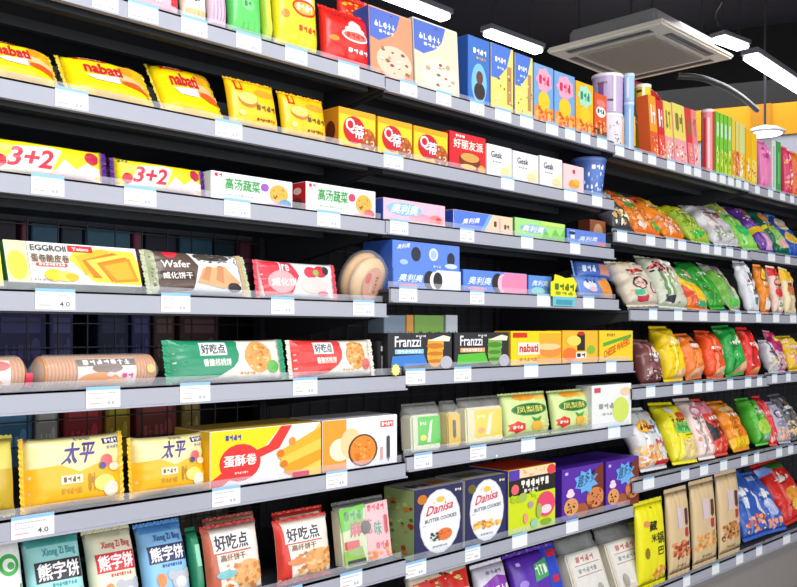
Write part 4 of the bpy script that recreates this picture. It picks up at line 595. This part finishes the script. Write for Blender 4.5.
chip('grey and black bag with beige snacks at the right edge of the fourth shelf','De',792,806,395,'6a6a70',[bits(.1,.5,.9,.9,10,['2a2a30','b8b8c0','8a6a3a'],.14,5,.5),bits(.05,.02,.95,.4,12,['f4d8b0','f0c890'],.14,3,.5)],26,'grey and black bag',thick=.05)
# row E
bag('snack_pouch','fluorescent yellow flat pouch with black brush characters, bottom shelf of the right bay','snack pouch','Ee',637,666,vt=503,col='f0e818',seal='v',lean=3,thick=.03,art=[T('藏米锅巴',.5,.72,.8,.82,'1c1c10') if 0 else T('藏',.36,.66,.64,.78,'1c1c10'),T('米',.4,.52,.6,.62,'1c1c10'),T('锅',.62,.48,.88,.62,'1c1c10'),T('巴',.64,.34,.86,.44,'1c1c10'),E(.25,.4,.08,.07,'8a7a20'),E(.28,.76,.1,.04,'e89060'),bits(.45,.04,.95,.2,14,['f0a840','f4d078','e88a30'],.08,4,.5),E(.5,.95,.03,.01,'6a6a20')],short='yellow flat pouch')
def kraft(pc,sd): return [E(.5,.98,.05,.01,'8a7050'),R(.35,.55,.6,.8,'dcc8d0'),marks(.66,.56,.86,.78,1,'5a3a3a'),marks(.64,.42,.84,.54,1,'c03a4a'),bits(.08,.18,.92,.38,22,pc,.1,sd,.45),marks(.3,.07,.7,.1,4,'9a7a50')]
for a,b,v,w,pc in ((668,690.5,490,'left one with red-brown sticks',['b8482c','d86a3c','8a3420','e88a58']),(692.5,717,482,'middle one with pale orange curls',['e8a050','f0b868','d88838','f4c880']),(718.5,740.5,473,'right one with brown twists',['a85a28','c87a3c','e0a058','7a4420'])):
    bag('snack_pouch','kraft brown flat snack pouch, %s'%w,'snack pouch','Ee',a,b,vt=v,col='dec296',seal='v',lean=3,thick=.03,art=kraft(pc,int(a)),group='kraft brown snack pouches',short='kraft pouch, '+w)
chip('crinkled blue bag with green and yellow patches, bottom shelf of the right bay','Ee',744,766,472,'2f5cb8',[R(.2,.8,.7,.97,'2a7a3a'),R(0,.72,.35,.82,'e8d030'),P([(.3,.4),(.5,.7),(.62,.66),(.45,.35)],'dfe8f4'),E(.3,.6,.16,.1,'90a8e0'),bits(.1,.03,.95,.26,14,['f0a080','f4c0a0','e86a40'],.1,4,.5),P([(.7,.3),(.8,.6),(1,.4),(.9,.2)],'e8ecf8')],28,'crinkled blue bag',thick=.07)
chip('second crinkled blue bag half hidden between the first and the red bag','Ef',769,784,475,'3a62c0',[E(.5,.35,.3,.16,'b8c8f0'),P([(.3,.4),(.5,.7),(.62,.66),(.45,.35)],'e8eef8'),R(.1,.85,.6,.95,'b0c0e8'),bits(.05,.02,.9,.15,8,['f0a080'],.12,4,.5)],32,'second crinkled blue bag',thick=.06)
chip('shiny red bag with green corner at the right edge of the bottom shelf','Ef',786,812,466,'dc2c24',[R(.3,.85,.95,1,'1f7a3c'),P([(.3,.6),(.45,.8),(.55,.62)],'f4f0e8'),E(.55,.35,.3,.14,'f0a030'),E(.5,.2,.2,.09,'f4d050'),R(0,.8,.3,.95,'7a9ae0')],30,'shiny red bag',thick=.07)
# ================================================================ shelves
RAILM=mat('a7a9b5','metal'); DECK=mat('44464d','black'); POST=mat('37383d','black'); LIP=mat('3a3d42','metal')
names={'r1':'top shelf','r2':'second shelf from the top','r3':'third shelf','r4':'fourth shelf','r5':'fifth shelf','r6':'sixth shelf','r7':'seventh shelf','r8':'lowest shelf'}
bays={0:'left bay',1:'middle bay',2:'right bay',3:'far right bay',4:'rightmost bay'}
nm3={'A':'second shelf','B':'third shelf','C':'fourth shelf','D':'fifth shelf','E':'lowest shelf'}
def tier(k): return names[k[:2]] if k[0]=='r' else nm3[k[0]]
DEPTH=.40
for k,r in ROWS.items():
    s=r['secs'][0]; x0,x1=SX[s]+.0015,SX[s+1]-.0015; y=r['y']; zb=r['zb']; zt=r['z']
    root=empty('display_shelf',(x0,y,zb)); L=x1-x0; dep=DEPTH-y
    b=bmesh.new(); bx(b,0,L,0,.006,0,RAIL); bx(b,0,L,.0,.009,RAIL-.003,RAIL); bx(b,0,L,-.006,.0,0,.003)
    link('price_rail',b,[RAILM],root)
    b=bmesh.new(); bx(b,0,L,.0065,dep,RAIL-.010,RAIL-.0045); link('deck',b,[DECK],root)
    b=bmesh.new(); bx(b,.02,L-.02,.03,.05,RAIL-.034,RAIL-.0105); bx(b,.02,L-.02,.17,.185,RAIL-.028,RAIL-.0105); link('stiffener',b,[LIP],root)
    for xx in ((.004,L-.008) if k[0]!='E' and k[:2]!='r8' else ()):
        b=bmesh.new(); v=[b.verts.new(p) for p in ((xx,.01,RAIL-.011),(xx,dep-.01,RAIL-.011),(xx,dep-.01,-.06),(xx,.01,-.0))]
        f=b.faces.new(v); e=bmesh.ops.extrude_face_region(b,geom=[f]); bmesh.ops.translate(b,verts=[q for q in e['geom'] if isinstance(q,bmesh.types.BMVert)],vec=(.003,0,0)); bmesh.ops.recalc_face_normals(b,faces=b.faces[:])
        link('bracket',b,[POST],root)
    b=bmesh.new(); bx(b,.002,L-.002,.0095,.0108,RAIL-.003,RAIL+(.013 if k[0]=='r' else .008)); link('clear_guard',b,[GUARD],root)
    tag(root,'%s of the %s, dark deck with a grey price rail'%(tier(k),bays[s]),'shelf','shelves with grey price rails')
# frames
for s in range(5):
    x0,x1=SX[s],SX[s+1]; root=empty('shelving_frame',(x0,DEPTH,0)); L=x1-x0; top=1.62
    for xx in (.0,L-.02):
        b=bmesh.new(); bx(b,xx+.001,xx+.019,.002,.03,0,top)
        for i in range(30): bx(b,xx+.008,xx+.012,.0,.002,.1+i*.05,.125+i*.05)
        link('upright_post',b,[POST],root)
    b=bmesh.new()
    n=14
    for i in range(1,n): bx(b,.02+(L-.04)*i/n-.0012,.02+(L-.04)*i/n+.0012,.006,.0085,.2,top)
    for j in range(30): bx(b,.02,L-.02,.0085,.011,.2+j*.048,.2024+j*.048)
    link('wire_back_grid',b,[LIP],root)
    b=bmesh.new()
    bx(b,.0 if s else -.3,L if s else L+.4,.015 if s else .215,.02 if s else .22,.1,top); link('back_panel',b,[mat('3a3a3e','black')],root)
    b=bmesh.new(); bx(b,.0,L,0,.012,0,ROWS['Ee']['zb']-.003); o=link('plinth',b,[mat('8f8a88','metal')]); o.location=(x0,-.028,.001); tag(o,'grey kick plinth below the lowest shelf of the %s'%bays[s],'plinth','kick plinths')
    tag(root,'black steel shelving frame with wire grid back of the %s'%bays[s],'shelving','shelving frames')
# cartons on the far side of the wire back
rr=random.Random(5)
far=[('r4a',[(-10,18,'3a3442'),(22,30,'8a4a5c'),(32,60,'4a7896'),(62,84,'3a4a5c'),(86,132,'4c8098'),(134,144,'96506a'),(146,178,'34384a'),(180,214,'3f6c84'),(216,236,'2e4454'),(240,268,'7a4458')]),
     ('r5a',[(-5,48,'3a3870'),(50,75,'4a4880'),(98,130,'2e3458'),(132,152,'4a4a88'),(154,176,'6a5450'),(180,220,'6a4a4e')]),
     ('r6a',[(-10,34,'4a86b0'),(36,60,'c8c4bc'),(64,104,'b03038'),(106,132,'d8a828'),(136,178,'9a4440'),(182,202,'a8904a')]),
     ('r3a',[(-8,60,'30324a'),(64,150,'3a3040'),(300,372,'28303c')]),
     ('r2a',[(250,330,'2c2c34')]),('r7a',[(170,230,'5a5048'),(236,300,'44403a')])]
wd={'r4a':'fourth','r5a':'fifth','r6a':'sixth','r3a':'third','r2a':'second','r7a':'seventh'}
for rk,l in far:
    for i,(a,b_,c) in enumerate(l):
        y=DEPTH+.05; X0,X1=uX(a,y),uX(b_,y); z=ROWS[rk]['z']; h=.16 if rk!='r6a' else .155
        b=bmesh.new(); mi=MI('card'); mi(c); bx(b,0,X1-X0-.004,0,.08,0,h); bmesh.ops.bevel(b,geom=b.edges[:],offset=.0015,segments=2,affect='EDGES')
        hc=tuple(min(255,int(int(c[q:q+2],16)*1.25+20)) for q in (0,2,4)); c2='%02x%02x%02x'%hc
        add_art(b,[R(.1,.55,.9,.75,c2),marks(.15,.2,.7,.4,4,c2,i),E(.8,.35,.1,.14,c2)],lambda s,t,o:(.002+s*(X1-X0-.008),-o,.002+t*(h-.004)),mi)
        o=link('carton',b,mi.l); o.location=(X0,y,z)
        tag(o,'dim carton behind the wire back of the %s shelf, %s'%(wd[rk],'leftmost there' if i==0 else 'rightmost there' if i==len(l)-1 else '%s from the left'%['','second','third','fourth','fifth','sixth','seventh','eighth','ninth'][i]),'carton','cartons behind the wire back')
# decks on the far side carrying them
for rk in wd:
    r=ROWS[rk]; b=bmesh.new(); bx(b,0,.9,0,.16,-.012,0); o=link('back_shelf',b,[DECK]); o.location=(SX[0]-.35,DEPTH+.035,r['z']-.0005); o.scale=(1.9,1,1)
    tag(o,'dark shelf board on the far side behind the %s shelf of the left bay'%wd[rk],'shelf','shelf boards behind the wire back')
# ================================================================ price tags
TAGS={'r1':[(92,118),(128,158),(181,207),(236,261),(285,307),(338,359),(400,417),(436,451),(470,484),(495,511),(520,533),(546,558),(565,575),(581,590),(597,607),(615,624),(634,642),(648,656),(667,675),(684,691),(694,701),(710,716.5),(719.5,725.5),(728,733.5),(736,741),(744,748.3),(755,759.5),(768,773),(780,785),(790,794)],
'r2':[(55,88),(215,242),(383.5,403),(501,514),(564,577),(592,602)],
'r3':[(31,64),(124,156),(224,250),(317,340),(390,408),(460,474),(521,533),(570,580)],
'r4':[(35,75),(161,190),(271,294),(353,374),(399,417),(470,484),(537,550),(583,594)],
'r5':[(86,120),(180,210),(293,317),(405.5,425),(454,471),(524,538),(571,582),(606,616)],
'r6':[(11,54),(212,240),(326,347),(414,432),(470,486),(521,535),(608,620)],
'r7':[(285,302),(340,362),(405.5,426),(465,480),(512,527),(566,578)],
'A':[(617,627),(646,655),(666,674),(678,686),(701,709),(714,721),(726,733),(741,747),(768,775),(785,790)],
'B':[(649,657),(674,682),(699,707),(720,728),(735,741),(756,761),(773,779),(790,796)],
'C':[(646,655),(673,682),(694,702),(706,713),(727,733),(745,751),(757,762),(772,777),(786,790.5)],
'D':[(643,654),(681,689),(700,708),(720,727),(741,747.5),(754,759),(776,782),(788,793)],
'E':[(683,690),(712,719),(736,743),(756,762),(783,790)]}
TW=mat('eef0f0','card'); TB=mat('8fc0ea','card'); TK=mat('5a5a60','card'); TG=mat('b4b6c0','card'); TP=mat('dda090','card')
used={}
for key,l in TAGS.items():
    for (a,b_) in l:
        # which row piece
        best=None
        for k,r in ROWS.items():
            if (k[:2]==key if key[0]=='r' else k[0]==key):
                xa=uX((a+b_)/2,r['y']); s=r['secs'][0]
                if SX[s]<=xa<=SX[s+1]: best=k
        if not best: continue
        r=ROWS[best]; y=r['y']-.0004; X0,X1=uX(a,y),uX(b_,y); w=X1-X0; h=.0315
        zt=r['zb']+.0031+h
        bm=bmesh.new()
        fs=bx(bm,0,w,-.0008,.0,-h,0,0)
        def q(x0,x1,z0,z1,mi):
            f=bm.faces.new([bm.verts.new(p) for p in ((x0*w,-.0010,-h+z0*h),(x1*w,-.0010,-h+z0*h),(x1*w,-.0010,-h+z1*h),(x0*w,-.0010,-h+z1*h))]); f.material_index=mi
        q(0,1,.84,1,1)
        if a<480:
            rr=random.Random(int(a*3)); x=.08
            while x<.8: dx=rr.uniform(.02,.06); q(x,x+dx,.66,.72,2); x+=dx+.015
            x=.08
            while x<.5: dx=rr.uniform(.02,.05); q(x,x+dx,.42,.47,2); x+=dx+.015
            q(.08,.4,.18,.23,4)
            big=(a,key) in ((11,'r6'),(35,'r4'))
            V,Fc=text2d('4.0' if key in('r6','r4') else '6.5') if 0 else text2d('4.0')
            if big:
                vs=[bm.verts.new(((.6+.26*p)*w,-.0011,-h+h*(.14+.24*qq))) for p,qq in V]
                for f in Fc:
                    nf=bm.faces.new([vs[i] for i in f]); nf.material_index=3
            else: q(.62,.7,.14,.3,2); q(.74,.82,.14,.3,2)
        o=link('price_tag',bm,[TW,TB,TG,TK,TP]); o.location=(X0,y,zt)
        uc=(a+b_)/2; c=[p for p in PROD if (p[0][:2]==key if key[0]=='r' else p[0][0]==key) and 'behind' not in p[3] and 'outside' not in p[3]]
        c.sort(key=lambda p: 0 if p[1]<=uc<=p[2] else min(abs(p[1]-uc),abs(p[2]-uc)))
        sh=c[0][3]; kk=(key,sh); used.setdefault(kk,[]).append((o,uc))
for (key,sh),l in used.items():
    if len(sh.split())>9: sh=' '.join(sh.split()[:9]).rstrip(',')
    if len(l)==1: l[0][0]['label']='white price tag under the '+sh
    else:
        pos={2:['left','right'],3:['left','middle','right'],4:['leftmost','second','third','rightmost']}[len(l)]
        for (o,_),p in zip(sorted(l,key=lambda t:t[1]),pos): o['label']='%s of the price tags under the %s'%(p,sh)
    for o,_ in l: tag(o,o['label'] if True else None,'price tag','white price tags on the shelf rails')
# extra little marks on the rails: star burst card and yellow talker
def star(label,u,v,rad,rk,c1,c2,art=()):
    r=ROWS[rk]; y=r['y']-.008; X=uX(u,y); z=vZ(u,v,y); bm=bmesh.new(); n=20
    vs=[]
    for i in range(n): vs.append(bm.verts.new((rad*(1 if i%2 else .78)*math.cos(6.28318*i/n),0,rad*(1 if i%2 else .78)*math.sin(6.28318*i/n))))
    f=bm.faces.new(vs); e=bmesh.ops.extrude_face_region(bm,geom=[f]); bmesh.ops.translate(bm,verts=[g for g in e['geom'] if isinstance(g,bmesh.types.BMVert)],vec=(0,.002,0)); bmesh.ops.recalc_face_normals(bm,faces=bm.faces[:])
    mi=MI('card'); mi(c1); add_art(bm,art,lambda s,t,o:(s,-o,t),mi,lim=(-1,-1,1,1))
    o=link('promotion_card',bm,mi.l); o.location=(X,y,z); tag(o,label,'promotion card')
star('small pale yellow star card on the fifth shelf rail below the blue-striped black box',396,370,.0125,'r5b','f4e470','f',[E(0,0,.006,.006,'f8f0b0')])
def talker():
    r=ROWS['r4b']; y=r['y']-.008; X0=uX(551,y);X1=uX(577,y); w=X1-X0; zt=vZ(564,275,y); zb_=vZ(564,306,y); h=zt-zb_
    bm=bmesh.new(); mi=MI('card'); mi('f0e428')
    pts=[(0,.3),(0,.75),(.12,.8),(.15,1),(.4,.95),(.55,.9),(.85,.95),(1,.75),(.92,.5),(1,.3)]
    f=bm.faces.new([bm.verts.new((x*w,0,z*h)) for x,z in pts]); e=bmesh.ops.extrude_face_region(bm,geom=[f]); bmesh.ops.translate(bm,verts=[g for g in e['geom'] if isinstance(g,bmesh.types.BMVert)],vec=(0,.0015,0))
    g=bx(bm,.08*w,.92*w,.0,.0015,0,.3*h); 
    for f in g: f.material_index=mi('6cc4d4')
    bmesh.ops.recalc_face_normals(bm,faces=bm.faces[:])
    add_art(bm,[marks(.12,.5,.9,.72,4,'4a7a20'),marks(.15,.36,.85,.46,3,'8aa030'),R(.2,.05,.8,.2,'4a9ab0')],lambda s,t,o:(s*w,-o-.0005,t*h),mi)
    o=link('promotion_card',bm,mi.l); o.location=(X0,y,zb_); tag(o,'yellow cut-out promotion card with green writing on the fourth shelf rail','promotion card')
talker()
r=ROWS['r6b']; b=bmesh.new(); lathe(b,[(0,-.0015),(.004,-.0015),(.004,0),(0,.0012)],16)
for v in b.verts: v.co=Vector((v.co.x,-v.co.z,v.co.y))
o=link('rail_clip',b,[mat('f0f2f6','plastic')]); o.location=(uX(497,-.0625),-.0622,vZ(497,456.5,-.0625)); tag(o,'tiny round white clip on the sixth shelf rail of the middle bay','clip')
# ================================================================ room
def struct(n,bm,m,loc=(0,0,0)): o=link(n,bm,[m]); o.location=loc; o['kind']='structure'; return o
HC=2.12   # ceiling height above the camera
b=bmesh.new(); bx(b,-4,16,-5,9,-.05,0); fm=mat('a8a29e','floor'); struct('floor',b,fm)
b=bmesh.new(); bx(b,-4,16,-5,9,0,.06); struct('ceiling',b,mat('2b3040','wall'),(0,0,ZC+HC+.25))
# far wall with the yellow band
pA=unp(650,116.5,1.75); pB=unp(797,103,1.75)
dx=(pB-pA); dx.z=0; dx.normalize(); ang=math.atan2(dx.y,dx.x)
zt=ZC+1.75
b=bmesh.new(); bx(b,-9,9,0,.1,0,ZC+HC+.25); o=struct('wall_far',b,mat('0b0b0d','wall'),(pA.x,pA.y,0)); o.rotation_euler[2]=ang
Lb=1.42
fr=empty('fascia_band',(pA.x,pA.y,0),(0,0,ang)); b=bmesh.new(); bx(b,-4,6,-.05,-.002,1.51+ZC-.0,zt); o=link('yellow_board',b,[mat('c88804','wall')],fr); tag(fr,'wide yellow fascia band high on the far wall','wall band')
b=bmesh.new(); bx(b,-4,6,-.03,-.002,.3,1.51+ZC-.002); o=link('wall_panel',b,[mat('a0a3ae','wall')]); o.location=(pA.x,pA.y,0); o.rotation_euler[2]=ang; tag(o,'pale grey wall panel under the yellow band on the far wall','wall panel')
b=bmesh.new(); bx(b,.0,.14,-.075,-.051,1.51+ZC,zt); o=link('ochre_strip',b,[mat('a87008','wall')],fr); q=unp(752,108,1.75); o.location=((q-pA).dot(dx),0,0); o['label']='darker ochre strip'
# dish lamp under the band
q=unp(765,134,1.4); b=bmesh.new(); lathe(b,[(0,0),(.13,.0),(.14,.01),(.09,.04),(.02,.06),(0,.06)],32)
root=empty('pendant_lamp',(q.x,q.y,q.z)); link('lamp_shade',b,[mat('f4f4f2','plastic')],root)
b=bmesh.new(); bx(b,-.006,.006,-.006,.006,.06,ZC+HC+.25-q.z+.02); link('hanging_rod',b,[POST],root)
b=bmesh.new(); lathe(b,[(0,-.006),(.11,-.006),(.115,-.001),(0,-.001)],32); link('glowing_diffuser',b,[emit((1,.98,.92),3,'lamp_glow')],root)
tag(root,'round white pendant lamp hanging before the far wall','lamp')
# fluorescent battens
EM=emit((.93,.97,1),9,'tube_glow')
def batten(u0,v0,u1,v1,H,w,label,L=None):
    a=unp(u0,v0,H); c=unp(u1,v1,H); d=c-a; 
    if L: a=c-d.normalized()*L; d=c-a
    root=empty('ceiling_light',a,(0,0,math.atan2(d.y,d.x))); n=d.length
    b=bmesh.new(); bx(b,0,n,-w/2,w/2,.0,.03); bmesh.ops.bevel(b,geom=b.edges[:],offset=.008,segments=3,affect='EDGES'); link('diffuser',b,[EM],root)
    b=bmesh.new(); bx(b,-.01,n+.01,-w/2-.008,w/2+.008,.0305,.06); link('housing',b,[mat('6a6c72','metal')],root)
    for f in (.15,.85):
        b=bmesh.new(); bx(b,f*n-.003,f*n+.003,-.003,.003,.0605,ZC+HC+.25-a.z); link('hanging_rod',b,[POST],root)
    tag(root,label,'ceiling light','slim white ceiling lights')
    return root
batten(370,-8,446,21,1.75,.075,'slim white ceiling light above the oat pouches, left one in the photo')
batten(487,35.5,539,54,1.75,.07,'short slim white ceiling light left of the air conditioner')
batten(718,41,743,50,2.0,.10,'small white ceiling light just right of the air conditioner')
batten(750,60,835,114,1.45,.075,'long slim white ceiling light at the top right edge')
# air conditioner cassette
Hh=1.80
A=unp(663,23,Hh); Bc=unp(734,59,Hh); Cc=unp(541,51.5,Hh)
ex=(Bc-A); ex.z=0; La=ex.length; ex.normalize(); ey=Vector((-ex.y,ex.x,0)); Lb=(Cc-A).dot(ey)
print('AC',La,Lb,math.degrees(math.atan2(ex.y,ex.x)))
root=empty('air_conditioner',(A.x,A.y,A.z),(0,0,math.atan2(ex.y,ex.x)))
b=bmesh.new(); bx(b,0,La,0,Lb,0,.035)
bmesh.ops.bevel(b,geom=b.edges[:],offset=.012,segments=4,affect='EDGES')
ACW=mat('efe6d6','plastic'); link('fascia_panel',b,[ACW],root)
b=bmesh.new(); bx(b,.1,La-.05,.1,Lb-.1,.036,.15); bmesh.ops.bevel(b,geom=b.edges[:],offset=.02,segments=3,affect='EDGES'); link('casing',b,[mat('8c8a8a','plastic')],root)
b=bmesh.new(); g0,g1=.17*La,.83*La; h0,h1=.17*Lb,.83*Lb
bx(b,g0,g1,h0,h1,-.008,0)
n=26
for i in range(n):
    t=g0+(g1-g0)*(i+.5)/n; bx(b,t-.003,t+.003,h0+.01,h1-.01,-.012,-.008)
link('intake_grille',b,[mat('b0a798','plastic')],root)
for (x0,x1,y0,y1) in ((.05*La,.11*La,.14*Lb,.86*Lb),(.89*La,.95*La,.14*Lb,.86*Lb),(.2*La,.8*La,.055*Lb,.125*Lb),(.2*La,.8*La,.875*Lb,.945*Lb)):
    b=bmesh.new(); bx(b,x0,x1,y0,y1,-.0025,-.0005); s=link('air_slot',b,[mat('4a4642','plastic')],root)
    b=bmesh.new()
    if x1-x0>y1-y0: bx(b,x0+.01,x1-.01,(y0+y1)/2-.006,(y0+y1)/2+.006,-.007,-.003)
    else: bx(b,(x0+x1)/2-.006,(x0+x1)/2+.006,y0+.01,y1-.01,-.007,-.003)
    link('louvre',b,[mat('6e6962','plastic')],s)
for x,y in ((.15,.15),(.15,Lb-.15),(La-.15,.15),(La-.15,Lb-.15)):
    b=bmesh.new(); bx(b,x-.005,x+.005,y-.005,y+.005,.1505,ZC+HC+.25-A.z); link('hanging_rod',b,[POST],root)
tag(root,'beige square ceiling cassette air conditioner above the canisters','air conditioner')
# flexible duct hose and thin conduit
def pipe(name,pts,r,m,label,cat):
    cu=bpy.data.curves.new(name,'CURVE'); cu.dimensions='3D'; sp=cu.splines.new('BEZIER'); sp.bezier_points.add(len(pts)-1)
    for bp,p in zip(sp.bezier_points,pts): bp.co=p; bp.handle_left_type=bp.handle_right_type='AUTO'
    cu.bevel_depth=r; cu.bevel_resolution=5; o=bpy.data.objects.new('t',cu); C.objects.link(o)
    me=bpy.data.meshes.new_from_object(o.evaluated_get(bpy.context.evaluated_depsgraph_get())); bpy.data.objects.remove(o)
    me.name=name; me.materials.clear(); me.materials.append(m)
    o=bpy.data.objects.new(name,me); C.objects.link(o); tag(o,label,cat)
pipe('drain_pipe',[unp(677,76,1.35),unp(695,77,1.35),unp(716,83,1.35),unp(737,94,1.35),unp(757,110,1.35)],.016,mat('46443f','plastic'),'dark grey curved drain pipe hanging right of the air conditioner','pipe')
pipe('conduit',[unp(722,2,2.1),unp(716,14,2.15),unp(719,26,2.3)],.006,mat('4a4a50','plastic'),'thin grey cable dangling from the dark ceiling','cable')
# ================================================================ light
def area(n,loc,rot,sx,sy,p,col=(1,1,1)):
    l=bpy.data.lights.new(n,'AREA'); l.shape='RECTANGLE'; l.size=sx; l.size_y=sy; l.energy=p; l.color=col
    o=bpy.data.objects.new(n,l); C.objects.link(o); o.location=loc; o.rotation_euler=rot; return o
area('aisle_light_near',(.1,-1.6,2.5),(math.radians(54),0,0),2.2,.5,52,(1,.99,.98))
area('aisle_light_far',(3.2,-1.9,2.6),(math.radians(48),0,0),3.4,.5,17,(1,.99,.98))
area('front_fill_low',(1.5,-2.7,1.1),(math.radians(90),0,0),4.5,1.4,58,(1,1,1))  # added low fill from the front to brighten the lower rows, no fixture there
area('far_hall_light',(6.5,2.0,2.9),(0,0,0),2.5,2.5,105)
w=bpy.data.worlds.new('World'); bpy.context.scene.world=w; w.use_nodes=True
bg=w.node_tree.nodes['Background']; bg.inputs[0].default_value=(.92,.95,1,1); bg.inputs[1].default_value=.72
# ================================================================ camera
cam=bpy.data.cameras.new('camera'); co=bpy.data.objects.new('camera',cam); C.objects.link(co)
co.location=(0,-D,ZC); co.rotation_euler=(math.radians(90),0,-TH)
cam.sensor_width=36; cam.lens=F/797*36; cam.shift_y=(HOR-293.5)/797; cam.clip_start=.02
bpy.context.scene.camera=co
vs=bpy.context.scene.view_settings; vs.view_transform='Standard'; vs.look='None'; vs.gamma=1; vs.exposure=-0.07; vs.use_curve_mapping=False
